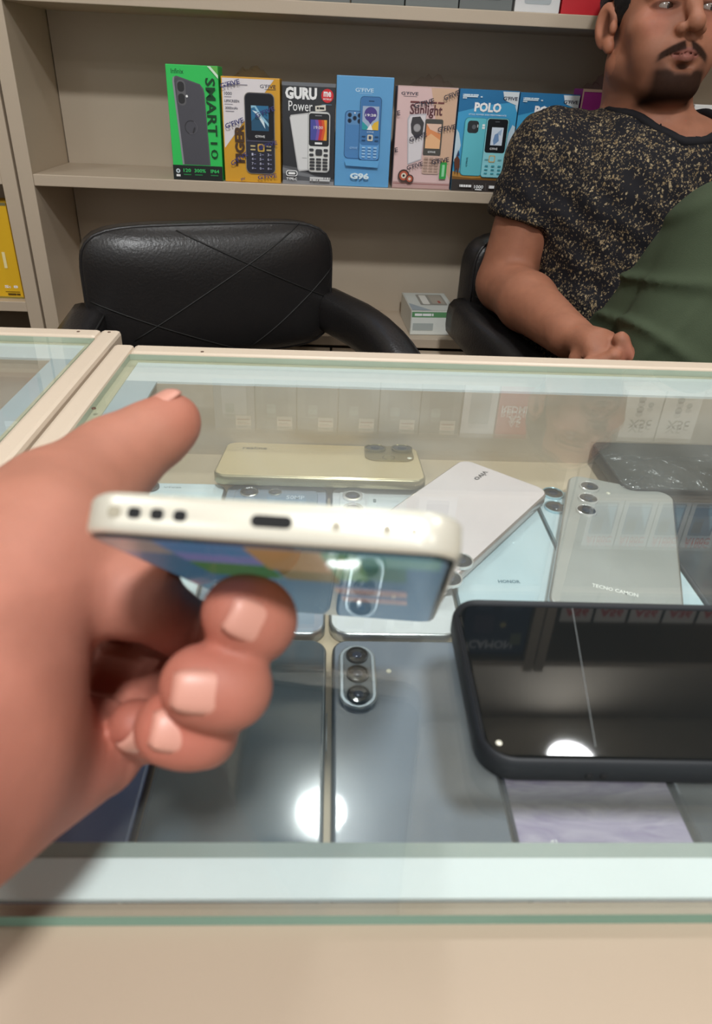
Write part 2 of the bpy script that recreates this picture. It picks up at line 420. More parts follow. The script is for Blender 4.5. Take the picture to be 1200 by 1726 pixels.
# ------------------------------------------------------------------ display counters
def counter(label, X0, X1, Y0, Y1, led, wx=0.0172, back=True, ledr=None):
    """X0..X1, Y0..Y1 outer edges of the top"""
    t = thing('display_counter', label, 'counter', ((X0 + X1) / 2, (Y0 + Y1) / 2, 0)); ox, oy = (X0 + X1) / 2, (Y0 + Y1) / 2
    T = lambda: Matrix.Translation((-ox, -oy, ZC))
    zt = -0.203; fy = Y0 + 0.037                         # fy: front edge of the glass
    def part(n, m, *bx, b=0.0, mm=None): return MB().box(*bx, b=b).build(n, m, t, mtx=T())
    part('left_rail', RIM, X0, Y0, -0.300, X0 + wx, Y1, zt, b=0.0035)
    part('right_rail', RIM, X1 - wx, Y0, -0.300, X1, Y1, zt, b=0.0035)
    part('rear_rail', RIM, X0 + wx, Y1 - 0.0205, -0.300, X1 - wx, Y1, zt, b=0.0035)
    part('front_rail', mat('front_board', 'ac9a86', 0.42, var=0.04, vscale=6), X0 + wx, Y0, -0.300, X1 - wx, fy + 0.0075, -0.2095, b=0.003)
    a, b = X0 + wx, X1 - wx; c = Y1 - 0.0205
    part('glass_bed', REBATE, a, fy + 0.0075, -0.216, a + 0.0078, c, -0.2095)
    part('glass_bed', REBATE, b - 0.0078, fy + 0.0075, -0.216, b, c, -0.2095)
    part('glass_bed', REBATE, a + 0.0078, c - 0.0045, -0.216, b - 0.0078, c, -0.2095)
    # white ledges round the opening
    lw, lr, lf = led
    i0, i1, j0, j1 = a + 0.0078, b - 0.0078, fy + 0.0077, c - 0.0045
    part('ledge', SIDEL, i0, j0 + lf, -0.2118, i0 + lw, j1 - lr, -0.2100)
    part('ledge', SIDEL, i1 - lw, j0 + lf, -0.2118, i1, j1 - lr, -0.2100)
    part('ledge', WHITEL, i0, j1 - lr, -0.2118, i1, j1, -0.2100)
    part('ledge', WHITEL, i0, j0, -0.2118, i1, j0 + lf, -0.2100)
    part('grey_strip', GREYL, i0 + lw, j0 + lf, -0.2130, i1 - lw, j0 + lf + 0.0053, -0.2105)  # grey-green strip along the inner edge of the front ledge
    # tray under the glass
    part('tray_floor', TRAYM, i0, j0, -0.279, i1, j1, -0.2730)
    part('tray_wall', BEIGE_B, i0 - 0.004, j0, -0.279, i0, j1, -0.2119); part('tray_wall', BEIGE_B, i1, j0, -0.279, i1 + 0.004, j1, -0.2119)
    part('tray_wall', BEIGE_B, i0, j1 - lr - 0.0005, -0.2730, i1, j1 - lr + 0.006, -0.2119)
    # glass sheet: six faces, the rim greenish
    g = MB(); x0, x1, y0, y1, z0, z1 = a + 0.0004, b - 0.0004, fy, c - 0.0004, -0.2093, -0.2045
    v = [(x, y, z) for z in (z0, z1) for y in (y0, y1) for x in (x0, x1)]
    g.add(v, [(0, 2, 3, 1), (4, 5, 7, 6)], GLASS); g.add(v, [(0, 1, 5, 4)], GEDGE); g.add(v, [(2, 6, 7, 3), (0, 4, 6, 2), (1, 3, 7, 5)], mat('glass_edge_pale', 'b4c0ac', 0.3, var=0.1, vscale=30))
    g.build('glass_top', None, t, mtx=T())
    # cabinet below
    part('front_panel', BEIGE, X0, Y0 + 0.004, -1.10, X1, Y0 + 0.02, -0.3002)
    part('side_panel', BEIGE, X0, Y0 + 0.02, -1.10, X0 + 0.016, Y1, -0.3002); part('side_panel', BEIGE, X1 - 0.016, Y0 + 0.02, -1.10, X1, Y1, -0.3002)
    part('bottom_board', BEIGE, X0 + 0.016, Y0 + 0.02, -1.10, X1 - 0.016, Y1, -1.08); part('inner_shelf', BEIGE_B, X0 + 0.016, Y0 + 0.02, -0.70, X1 - 0.016, Y1 - 0.02, -0.685)
    part('plinth', mat('dark_plinth', '4a443d', 0.6), X0 + 0.02, Y0 + 0.03, -1.20, X1 - 0.02, Y1 - 0.02, -1.10)
    return t
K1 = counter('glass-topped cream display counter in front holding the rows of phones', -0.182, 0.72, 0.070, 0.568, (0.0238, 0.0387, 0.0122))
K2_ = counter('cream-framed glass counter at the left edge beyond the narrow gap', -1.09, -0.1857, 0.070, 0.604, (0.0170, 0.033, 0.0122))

K2 = K2_
for o_, X_, Y_ in ((K1, 341, 593), (K2, 132, 559), (K2, 158, 688), (K2, 184, 560)):      # nail heads in the rails
    a = pz(X_, Y_, -0.203)
    MB().lathe([(.0016, -.0004), (.0014, .0003), (.0001, .0004)], n=10, cap=False).build('nail_head', mat('rusty_nail', '5a4030', .6), o_, True, mtx=Matrix.Translation(Vector((a[0], a[1], ZC - .203)) - o_.location))
# ------------------------------------------------------------------ printed cartons
def carton(x0, x1, h, z, label, col, y=YF + 0.006, dep=0.048, tilt=0.0, rz=0.0, side=None, group=None, cat='box', name='phone_box'):
    w = x1 - x0
    t = thing(name, label, cat, ((x0 + x1) / 2, y, ZC + z + 0.0002), rz, group); t.rotation_euler = (tilt, 0, rz)
    m = MB().box(-w / 2, 0, 0, w / 2, dep, h, b=0.0009).build('carton', side or mat('card_' + col, col, 0.4, var=0.03), t)
    return t, w, h
def film_top(t, w, h, dep=0.048, hi=0.014, seed=1, u0=0.1, u1=0.9):
    rnd = random.Random(seed); nx, ny = 13, 6; v = []; f = []
    for j in range(ny):
        for i in range(nx):
            a = i / (nx - 1); b = j / (ny - 1)
            e = math.sin(math.pi * a) * math.sin(math.pi * b)
            v.append((-w / 2 + w * (u0 + (u1 - u0) * a), dep * (0.05 + 0.9 * b), h + 0.0004 + e * hi * (0.3 + rnd.random()) + (0 if e < .01 else rnd.random() * 0.003)))
    for j in range(ny - 1):
        for i in range(nx - 1): f.append((j * nx + i, j * nx + i + 1, (j + 1) * nx + i + 1, (j + 1) * nx + i))
    MB().add(v, f).build('plastic_wrap', FILM, t, True)
def keypad(p, u0, v0, u1, v1, rows, cols, m, fill=0.7, r=0.01):
    du = (u1 - u0) / cols; dv = (v1 - v0) / rows
    for i in range(rows):
        for j in range(cols):
            a = u0 + du * (j + (1 - fill) / 2); b = v0 + dv * (i + (1 - fill) / 2)
            p.rrect(a, b, a + du * fill, b + dv * fill * 0.8, r, m)
W_, K_ = ink('f2f2f0'), ink('26282a')
GF = "G'FIVE"
DK = ink('23243a')
zs = SHELF[1]

# green carton
t, w_, h_ = carton(-0.2630, -0.1826, 0.1642, zs, 'tall green phone box with a grey slab phone picture, leftmost on the shelf', '34cf60', tilt=-0.01)
p = Print(w_, h_)
p.text('Infinix', .10, .925, .34, .965, ink('145c30'), .01)
ph = [(.115, .86), (.13, .895), (.20, .907), (.64, .845), (.70, .81), (.72, .77), (.76, .14), (.20, .14)]
p.poly(ph, ink('55545a', .3)); p.poly([(.135, .85), (.155, .88), (.21, .893), (.63, .835), (.68, .80), (.70, .765), (.735, .145), (.225, .145)], ink('4b4a50', .3))
p.poly([(.115, .86), (.13, .895), (.16, .90), (.15, .86), (.235, .14), (.20, .14)], ink('8a8a90'))
p.rrect(.19, .66, .36, .875, .075, ink('5e5d60')); p.rrect(.205, .775, .335, .86, .06, ink('2b2a2c')); p.rrect(.205, .675, .335, .76, .06, ink('2b2a2c')); p.disc(.375, .74, .022, W_)
p.ring(.42, .475, .115, .125, ink('343336'), a0=60, a1=250); p.ring(.42, .475, .115, .122, ink('6a696e'), a0=250, a1=420); p.poly([(.44, .43), (.46, .42), (.50, .47), (.48, .48)], ink('343336'))
p.text('SMART', .745, .405, .935, .90, ink('153d22'), .018, -90); p.text('10', .785, .20, .925, .352, ink('153d22'), .0, -90)
p.poly([(.80, .995), (.86, .995), (1, .925), (1, .895)], ink('cfe9cf')); p.poly([(.86, .995), (.995, .995), (.995, .93)], ink('5fae4a'))
p.rect(0, 0, 1, .135, ink('1f2423')); p.disc(.10, .082, .042, ink('c9d8dd')); p.disc(.10, .082, .018, K_); p.scribble(.06, .03, .14, .05, W_, 2)
p.text('120', .21, .072, .36, .105, ink('3cc465'), .02); p.text('300%', .43, .072, .66, .105, ink('3cc465'), .02); p.text('IP64', .76, .072, .93, .105, ink('3cc465'), .02)
for u in (.21, .44, .76): p.rect(u, .045, u + .15, .055, ink('2a7a44'))
p.build('front_print', t, FRONT(w_))

# yellow and white carton
t, w_, h_ = carton(-0.1790, -0.0873, 0.1515, zs, 'yellow and white keypad phone box wrapped in printed clear film', 'e0a52f', tilt=-0.01)
p = Print(w_, h_)
Y1_, Y2_ = ink('e2a62e'), ink('c98e22')
p.poly([(0.02, .33), (.02, .985), (.90, .985)], ink('d9d2d4')); p.poly([(0.02, .33), (.02, .985), (.86, .985), (.82, .94)], ink('ddd7d9'))
p.text(GF, .66, .905, .93, .94, DK, .01); p.rect(.74, .893, .93, .897, DK)
p.text('1000', .05, .83, .18, .86, ink('3a3a4a'), .01); p.rect(.05, .812, .17, .818, ink('8a8690')); p.text('LIPSCREEN', .05, .765, .30, .79, ink('3a3a4a'), .01); p.rect(.05, .745, .19, .75, ink('8a8690')); p.text('3000mAh', .06, .70, .27, .725, ink('3a3a4a'), .01); p.rect(.06, .68, .21, .686, ink('8a8690'))
p.rect(.1, .925, .45, .932, ink('8a8690')); p.rect(.06, .912, .25, .918, ink('8a8690'))
p.text('TIGER', .20, .16, .37, .56, ink('4a3423'), .05, 90)
p.rrect(.385, .09, .905, .865, .09, ink('8a8478')); p.rrect(.395, .095, .895, .86, .085, ink('2c2c38', .25))
p.rrect(.41, .42, .88, .85, .06, ink('17171d', .2)); p.rect(.50, .51, .80, .745, ink('2f6d96')); p.poly([(.50, .51), (.80, .51), (.80, .62), (.62, .66), (.50, .60)], ink('27516f'))
p.poly([(.50, .72), (.56, .73), (.66, .64), (.80, .55), (.80, .58), (.68, .66), (.58, .745), (.50, .745)], ink('8fc0d8')); p.poly([(.52, .70), (.60, .66), (.74, .53), (.72, .60), (.60, .69)], ink('d5e6ee'))
p.text(GF, .56, .445, .73, .468, W_, .01); p.rect(.41, .405, .88, .415, ink('4d4c60'))
for u in (.47, .75): p.rrect(u, .355, u + .09, .37, .02, ink('b7a77a')); p.rrect(u, .32, u + .09, .335, .02, ink('b7a77a'))
p.rrect(.60, .31, .72, .385, .02, ink('caa24a')); p.rrect(.63, .325, .69, .37, .01, ink('3c3a5c'))
for i in range(4):
    for j in range(3): p.text('123456789*0#'[i * 3 + j], .49 + j * .14, .27 - i * .045, .52 + j * .14, .295 - i * .045, ink('b9b9cf'), .01); p.rect(.53 + j * .14, .277 - i * .045, .565 + j * .14, .285 - i * .045, ink('77779a'))
BL = ink('38386e')
for (u, v, wd, hh, dg) in ((.16, .935, .34, .045, 14), (.21, .575, .34, .05, 20), (.27, .235, .34, .045, 33), (.76, .07, .34, .04, 8), (.74, .69, .36, .045, 22), (.78, .38, .34, .04, 16), (.33, .035, .08, .025, 20)): p.slant(GF if wd > .1 else 'FIV', u, v, wd, hh, dg, BL)
p.build('front_print', t, FRONT(w_)); film_top(t, w_, h_, seed=3, u0=.2, u1=.8)

# black carton
t, w_, h_ = carton(-0.0842, 0.0002, 0.1478, zs, 'black phone box showing a white keypad phone and a round red badge', '35363a', tilt=-0.01)
p = Print(w_, h_)
p.rect(.0, .965, 1, 1, ink('6d7075')); p.rect(0, 0, 1, .04, ink('85868a'))
p.poly([(0, .04), (0, .19), (.3, .17), (.6, .10), (1, .06), (1, .04)], ink('55565a')); p.poly([(0, .11), (0, .17), (.5, .11), (.8, .06)], ink('77787c'))
p.text('GURU', .06, .84, .65, .955, W_, .055); p.text('Power', .12, .73, .57, .825, W_, .0)
p.disc(.845, .885, .115, ink('cf2f35')); p.text('me', .775, .875, .915, .925, W_, .03); p.text('MOBILE', .77, .845, .92, .862, W_, .01); p.rect(.74, .80, .93, .803, ink('6fa8c8'))
p.poly([(.62, .785), (.815, .80), (.82, .745), (.625, .73)], ink('d9d4c8')); p.scribble(.65, .755, .79, .775, K_, 3)
p.poly([(.14, .665), (.16, .69), (.52, .72), (.52, .15), (.32, .135), (.29, .16)], ink('bdbdbd')); p.poly([(.155, .66), (.175, .68), (.50, .705), (.50, .16), (.33, .15), (.31, .17)], ink('d9d9d9')); p.rect(.38, .27, .47, .275, ink('8c8c8c'))
p.rrect(.485, .13, .91, .735, .075, ink('8f9092')); p.rrect(.495, .138, .90, .728, .07, ink('dcdcda'))
p.rrect(.505, .395, .89, .715, .045, ink('2a2b2e', .2)); p.rrect(.62, .69, .75, .698, .02, ink('88888c')); p.rect(.535, .455, .845, .655, ink('c2353c')); p.poly([(.535, .455), (.535, .655), (.62, .655), (.66, .56), (.63, .455)], ink('4a4f9c'))
p.poly([(.62, .655), (.68, .655), (.71, .55), (.68, .455), (.63, .455), (.66, .56)], ink('7a58a8')); p.poly([(.79, .655), (.845, .655), (.845, .455), (.78, .455), (.815, .56)], ink('e6a03c')); p.poly([(.74, .655), (.79, .655), (.815, .56), (.78, .455), (.73, .455), (.765, .56)], ink('d8572f'))
p.text('19:00', .60, .565, .77, .595, W_, .0); p.scribble(.62, .415, .76, .435, W_, 2)
KB = ink('3a3b3e')
for u in (.515, .79): p.rrect(u, .345, u + .085, .372, .02, KB); p.rrect(u, .295, u + .085, .322, .02, KB)
p.rrect(.635, .305, .765, .368, .03, KB); keypad(p, .51, .155, .885, .285, 4, 3, KB, .82, .02)
p.rrect(.07, .085, .29, .145, .04, W_); p.rrect(.085, .093, .275, .137, .035, K_); p.rrect(.11, .103, .25, .127, .02, W_); p.text('TYPE-C', .075, .045, .28, .072, W_, .03)
p.scribble(.53, .065, .93, .085, ink('cfcfcf'), 5); p.scribble(.53, .045, .92, .062, ink('cfcfcf'), 5)
p.build('front_print', t, FRONT(w_))

# blue carton
t, w_, h_ = carton(0.0012, 0.0912, 0.1600, zs, 'plain sky-blue carton showing two blue keypad phones above a model number', '66a9dc', tilt=-0.008)
p = Print(w_, h_)
p.text(GF, .33, .865, .65, .90, ink('c4dcf0'), .015); p.rect(.4, .852, .63, .855, ink('a8cae8'))
p.rrect(.16, .265, .50, .70, .07, ink('274f7c')); p.rrect(.17, .27, .50, .695, .065, ink('4b80b6')); p.rrect(.19, .575, .45, .69, .04, ink('5d8cbc'))
for (u, v) in ((.245, .66), (.245, .61), (.335, .635), (.42, .66), (.42, .61)): p.disc(u, v, .036, ink('22334c')); p.disc(u, v, .017, ink('0f1622'))
p.disc(.335, .68, .012, W_); p.text(GF, .26, .355, .40, .375, ink('9dc3e6'), .01)
p.rrect(.425, .255, .80, .83, .06, ink('24486f')); p.rrect(.435, .26, .79, .825, .055, ink('5e9ad0')); p.rrect(.44, .395, .79, .825, .05, ink('3f74ab'))
p.rrect(.57, .785, .67, .793, .02, ink('1e3550')); p.rect(.47, .535, .76, .745, ink('9fb0c8')); p.disc(.615, .675, .115, ink('4a3f86')); p.poly([(.50, .675), (.73, .675), (.615, .585)], ink('4a3f86'))
p.poly([(.47, .535), (.47, .61), (.56, .57), (.60, .535)], ink('2f9aa0')); p.poly([(.60, .535), (.76, .535), (.76, .62), (.68, .60)], ink('e0b43c')); p.poly([(.555, .535), (.66, .535), (.62, .59)], ink('e8e8e8'))
p.text('19:28', .52, .655, .71, .678, W_, .015); p.text(GF, .56, .508, .68, .523, ink('cfe0f0'), .0)
p.rrect(.57, .435, .67, .492, .02, ink('cfc9b8')); p.rrect(.595, .45, .645, .48, .012, ink('2d486a'))
for u in (.47, .70): p.rrect(u, .47, u + .07, .48, .02, ink('24486f')); p.rrect(u, .435, u + .07, .445, .02, ink('24486f'))
keypad(p, .46, .275, .77, .39, 4, 3, ink('9cc4e4'), .6, .02)
p.poly([(.17, .255), (.80, .255), (.78, .19), (.2, .2)], ink('5fa2d6')); p.text('G96', .28, .075, .63, .135, ink('d5e6f4'), .05)
p.build('front_print', t, FRONT(w_))

# pink carton
t, w_, h_ = carton(0.0975, 0.1938, 0.1500, zs, 'pale pink phone box in crinkled printed film with a green battery picture', 'c9a9a4', tilt=-0.012, rz=0.012)
p = Print(w_, h_)
p.poly([(0.01, .01), (.99, .01), (.99, .99), (.01, .99)], ink('d6b6b4')); p.poly([(.55, .99), (.99, .99), (.99, .1), (.8, .3)], ink('cda98e')); p.poly([(.01, .01), (.99, .01), (.99, .07), (.01, .075)], ink('b89692')); p.rect(.01, .05, .99, .056, ink('8d4e4a'))
p.text(GF, .06, .915, .34, .945, DK, .01); p.rect(.1, .902, .32, .905, DK); p.scribble(.22, .845, .78, .862, ink('6e3a3a'), 5)
p.text('Sunlight', .22, .705, .76, .835, ink('5a3238'), .02)
p.poly([(.19, .69), (.22, .735), (.50, .75), (.47, .30), (.24, .245)], ink('b8b3b8')); p.poly([(.21, .68), (.235, .72), (.49, .735), (.46, .31), (.255, .26)], ink('d5cfd2')); p.poly([(.27, .71), (.40, .72), (.47, .66), (.46, .55), (.36, .50), (.27, .56), (.25, .64)], ink('3c3a3c')); p.disc(.36, .61, .062, ink('8a8688')); p.disc(.36, .61, .05, ink('9d9a9c'))
p.rrect(.49, .345, .79, .70, .03, ink('4a4742')); p.rrect(.495, .16, .785, .345, .03, ink('c6a89a')); p.rect(.515, .415, .765, .655, ink('d88a58')); p.poly([(.515, .655), (.765, .655), (.765, .56), (.58, .60)], ink('ddb9a4')); p.poly([(.515, .415), (.765, .415), (.765, .50), (.60, .56), (.515, .52)], ink('e3b183')); p.text(GF, .57, .372, .70, .39, W_, .01)
keypad(p, .505, .175, .775, .335, 5, 3, ink('a98d80'), .75, .01)
p.rrect(.80, .115, .915, .285, .02, ink('2f9a45')); p.rrect(.825, .285, .89, .297, .01, ink('c9b15a')); p.rect(.835, .14, .88, .26, ink('8fd0a0'))
p.disc(.185, .135, .10, ink('4a3531')); p.disc(.185, .135, .075, ink('b3543c')); p.disc(.185, .135, .045, ink('d9c9b8')); p.disc(.185, .135, .02, K_); p.disc(.29, .105, .07, ink('4a3531')); p.disc(.29, .105, .05, ink('b3543c')); p.disc(.29, .105, .025, ink('d9c9b8'))
for (u, v, wd, hh, dg) in ((.44, .845, .34, .05, 16), (.88, .93, .26, .05, 22), (.85, .62, .30, .05, 12), (.38, .525, .30, .05, 20), (.79, .30, .30, .05, 10), (.36, .24, .28, .045, 18), (.03, .745, .05, .045, 10), (.03, .39, .05, .045, 10)): p.slant(GF if wd > .1 else 'E', u, v, wd, hh, dg, ink('33303c'))
p.build('front_print', t, FRONT(w_)); film_top(t, w_, h_, seed=8, hi=0.016, u0=0.2, u1=0.98)

# sky cartons
def sky_carton(x0, x1, h, label, rz):
    t, w_, h_ = carton(x0, x1, h, zs, label, '4a90bd', tilt=-0.01, rz=rz, group='cartons with teal keypad phones')
    p = Print(w_, h_)
    p.rect(0, 0, 1, 1, ink('3d98c6')); p.poly([(0, .78), (0, 1), (1, 1), (1, .9), (.5, .86)], ink('1f6a9c'))
    CL = ink('b9cdd8'); p.poly([(0, .45), (.0, .62), (.05, .58), (.10, .46), (.05, .3), (0, .3)], CL); p.poly([(.86, .35), (.9, .6), (.95, .68), (1, .66), (1, .3)], CL); p.poly([(.05, .2), (.16, .3), (.9, .3), (.9, .2)], ink('7fb3cf'))
    p.poly([(.72, .99), (.76, .91), (.90, .88), (.995, .86), (.995, .99)], ink('cfd6da')); p.poly([(.95, .86), (.995, .80), (.995, .87)], CL)
    p.poly([(0, .125), (0, .20), (.3, .17), (1, .19), (1, .125)], ink('b5843f')); p.poly([(0, .11), (0, .15), (.35, .135), (1, .16), (1, .11)], ink('7a5426')); p.rect(0, 0, 1, .12, ink('3a3432'))
    p.text(GF, .735, .91, .975, .945, DK, .02); p.text('POLO', .265, .79, .72, .88, W_, .045); p.text('STYLE, POWER AND PERFORMANCE', .18, .755, .82, .772, ink('d5e3ec'), .01)
    p.scribble(.05, .94, .32, .952, ink('cfe0ea'), 5); p.scribble(.05, .925, .38, .937, ink('cfe0ea'), 5); p.scribble(.05, .91, .12, .92, ink('cfe0ea'), 2)
    T1, T2 = ink('5fb8c6'), ink('8dd0da')
    p.rrect(.125, .16, .52, .735, .07, ink('2b7a88')); p.rrect(.135, .165, .52, .73, .065, T1); p.rrect(.18, .585, .37, .705, .05, ink('26282c', .2)); p.disc(.29, .645, .035, ink('55585e')); p.rrect(.345, .64, .36, .67, .01, ink('cfcfcf')); p.text(GF, .215, .25, .245, .345, ink('1f4a58'), .02, 90)
    p.scribble(.43, .655, .475, .675, W_, 2); p.scribble(.43, .63, .475, .65, W_, 2)
    p.rrect(.49, .15, .885, .74, .05, ink('2f7886')); p.rrect(.50, .155, .875, .735, .045, T2); p.rrect(.515, .40, .865, .73, .04, ink('1d1f22', .2)); p.rrect(.64, .70, .72, .707, .01, ink('55585e'))
    p.rect(.60, .475, .80, .65, ink('cfdae6')); p.poly([(.66, .475), (.74, .52), (.72, .60), (.66, .58), (.64, .52)], ink('6f8fb8')); p.poly([(.70, .60), (.78, .64), (.76, .57)], ink('9db4cf')); p.text(GF, .60, .43, .735, .452, W_, .01)
    p.rrect(.605, .305, .715, .375, .02, ink('c9a86a')); p.rrect(.62, .315, .70, .365, .015, T2); keypad(p, .52, .175, .86, .29, 3, 3, ink('3f94a2'), .5, .01)
    for u in (.53, .76): p.rect(u, .33, u + .07, .336, ink('2f7886'))
    # tiny riders left and right
    p.poly([(.0, .32), (.05, .36), (.10, .32), (.11, .25), (.09, .17), (.06, .24), (.04, .17), (.02, .25)], ink('5a3324')); p.poly([(.03, .35), (.06, .42), (.09, .36)], ink('27365a')); p.poly([(.92, .25), (.95, .36), (.98, .30), (.97, .17), (.94, .22)], ink('7a2c28'))
    p.scribble(.14, .045, .35, .07, W_, 5); p.text('1000', .40, .035, .565, .07, W_, .03); p.scribble(.42, .018, .54, .03, W_, 2); p.scribble(.66, .04, .80, .07, W_, 2)
    for u in (.375, .60): p.rect(u, .02, u + .004, .095, ink('77706c'))
    p.build('front_print', t, FRONT(w_)); return t
sky_carton(0.1962, 0.2908, 0.1496, 'blue sky-printed phone box with teal phone, between pink box and man', 0.004)
sky_carton(0.2928, 0.3882, 0.1484, 'blue sky-printed phone box half hidden by the shoulder of the man', -0.004)
t, w_, h_ = carton(0.3905, 0.470, 0.1570, zs, 'magenta phone box in film just behind the neck of the man', '9c2f8a')
p = Print(w_, h_); p.rect(.03, .03, .97, .97, ink('a5368f')); p.rect(.0, .975, 1, 1, ink('cdb1a0')); p.rect(.0, 0, .03, 1, ink('cdb1a0')); p.rrect(.3, .15, .75, .7, .05, ink('2c2430')); p.build('front_print', t, FRONT(w_)); film_top(t, w_, h_, seed=11, hi=0.02)
t, w_, h_ = carton(0.575, 0.665, 0.1425, zs, 'white carton on the shelf right of the neck of the man', 'e6e4e0')
p = Print(w_, h_); p.rrect(.2, .15, .8, .8, .06, ink('c9cdd2')); p.build('front_print', t, FRONT(w_))

# small pale carton on the low shelf, lying flat
a = px(690, 505, 1.25)
t = thing('accessory_box', 'small white flat carton with a cable window lying on the low shelf', 'box', (0.192, 1.258, ZC + SHELF[0] + 0.0003), 0.06)
MB().box(-0.043, 0, 0, 0.043, 0.125, 0.046, b=0.0009).build('carton', mat('card_pale', 'cfd0c8', 0.4), t)
p = Print(0.086, 0.125); p.rect(.03, .03, .97, .97, ink('cdd2cc')); p.poly([(.03, .03), (.45, .03), (.03, .4)], ink('9aa7b0')); p.rrect(.28, .30, .88, .88, .04, ink('8f8d86')); p.rrect(.34, .34, .50, .84, .03, ink('e0dfd8')); p.rect(.56, .36, .84, .84, ink('a59f92')); p.rect(.70, .40, .76, .53, ink('a34a40'))
p.build('top_print', t, Matrix(((1, 0, 0, -0.043), (0, 1, 0, 0), (0, 0, 1, 0.0462), (0, 0, 0, 1))))
p = Print(0.086, 0.046); p.rect(.02, .04, .98, .96, ink('d8dbd4')); p.rect(.02, .74, .98, .96, ink('5d8f62')); p.scribble(.08, .80, .5, .90, W_, 5); p.rect(.82, .78, .95, .93, ink('3f8f4c')); p.rect(.05, .2, .5, .5, ink('a9b0ac')); p.build('front_print', t, FRONT(0.086))

# left-hand unit
t, w_, h_ = carton(-0.640, -0.553, 0.163, -0.37, 'tall yellow phone box standing on the shelf at the left edge', 'd9ab25', y=YF + 0.02)
p = Print(w_, h_); p.rect(0, 0, 1, 1, ink('d9ab25')); p.rect(0, .0, 1, .02, ink('8a7a3a')); p.poly([(.1, .75), (.35, .9), (.6, .95), (.6, .8), (.3, .65)], ink('b9942a')); p.rect(.0, .97, 1, 1, ink('6f6a4a'))
p.text('S: 8', .66, .115, .93, .145, W_, .03); p.rect(.66, .07, .95, .078, ink('7a5d18')); p.scribble(.70, .035, .95, .058, ink('5a4414'), 2); p.rect(.74, .33, .80, .50, ink('e8d9a0')); p.build('front_print', t, FRONT(w_))
t, w_, h_ = carton(-0.735, -0.6425, 0.120, -0.37, 'white phone box with a black band left of the tall yellow box', 'd5d6d8', y=YF + 0.015)
p = Print(w_, h_); p.rect(0, .40, 1, .66, ink('232427')); p.build('front_print', t, FRONT(w_))
t, w_, h_ = carton(-0.640, -0.559, 0.028, SHELF[1], 'low red carton on the shelf board at the left edge', 'a8242c', y=YF + 0.012)
p = Print(w_, h_); p.rect(0, .8, 1, 1, ink('d8d4d0')); p.build('front_print', t, FRONT(w_))

for i, (x, wd, hh, c_, tx) in enumerate(((-0.99, .10, .13, '9a4a40', 'brick-red carton on the upper shelf of the left bay, farthest left'), (-0.88, .09, .14, 'c9bfae', 'cream carton between two reddish ones on the left bay'), (-0.78, .11, .12, 'a8604c', 'terracotta carton on the upper shelf of the left bay'), (-0.655, .10, .13, '7d463c', 'brown-red carton nearest the upright on the left bay upper shelf'))):
    t, w_, h_ = carton(x, x + wd, hh, SHELF[2], tx, c_, y=YF + 0.012); p = Print(w_, h_); p.rect(0, 0, 1, 1, ink(c_)); p.rrect(.2, .1, .8, .75, .06, ink('5a3a34')); p.rect(.2, .82, .7, .9, W_); p.build('front_print', t, FRONT(w_))
# upper rows, seen only in the glass and the dark screens
def plain_carton(x0, x1, h, z, label, col, rows, group=None, y=YF + 0.012):
    t, w_, h_ = carton(x0, x1, h, z, label, col, y=y, group=group); p = Print(w_, h_)
    for r in rows: getattr(p, r[0])(*r[1:])
    p.build('front_print', t, FRONT(w_)); return t
ORD = ['first', 'second', 'third', 'fourth', 'fifth', 'sixth', 'seventh']
x = -0.224
cols = ['8d8f90', '6b716f', '6f7472', '686e6c', '717674', '6a6f6e']
for i in range(6):
    rows = [('rrect', .2, .12, .8, .72, .06, ink('4c5252' if i else 'a9adae')), ('rrect', .27, .50, .5, .68, .06, ink('7f8c8a')), ('rect', .52, .74, .9, .93, ink('dcd3bf')), ('rect', .56, .80, .86, .83, ink('a5665a')), ('rect', .56, .86, .80, .88, ink('8c8478'))]
    plain_carton(x, x + 0.0795, 0.110, SHELF[2], 'grey carton with a cream price label, %s from the left on the upper shelf' % ORD[i], cols[i], rows, 'grey cartons on the upper shelf'); x += 0.0813
plain_carton(0.2660, 0.334, 0.108, SHELF[2], 'white carton on the upper shelf beside the red one', 'd8d8d8', [('rrect', .2, .1, .8, .8, .06, ink('9fa5a8'))])
plain_carton(0.3370, 0.402, 0.108, SHELF[2], 'red phone carton with white lettering on the upper shelf', 'c0252e', [('text', 'REDMI', .10, .42, .90, .56, W_, .03), ('text', 'A5', .35, .62, .75, .76, W_, .03)])
for i in range(2):
    plain_carton(0.590 + i * 0.078, 0.665 + i * 0.078, 0.108, SHELF[2], ['white carton with three lens circles, left of the pair on the upper shelf', 'white carton with three lens circles, right of the pair on the upper shelf'][i], 'd9d3c8',
                 [('disc', .42, .22, .10, ink('4c4c50')), ('disc', .42, .42, .10, ink('4c4c50')), ('disc', .68, .32, .08, ink('5c5c60')), ('text', 'X5c', .2, .62, .82, .80, K_, .02)], 'white lens cartons on the upper shelf')
for i in range(5):
    x = 0.570 + i * 0.0745
    plain_carton(x, x + 0.0715, 0.125, SHELF[3], 'phone carton with red tag lettering, %s along the right bay' % ORD[i], 'c9cfd4',
                 [('rrect', .12, .08, .86, .74, .06, ink('3a5f86')), ('rrect', .2, .38, .5, .68, .06, ink('20344c')), ('poly', [(.5, .1), (.8, .1), (.8, .6)], ink('7fb0d0')), ('text', 'A100C', .1, .78, .9, .93, ink('c2414a'), .03)], 'red tag cartons on the right bay')
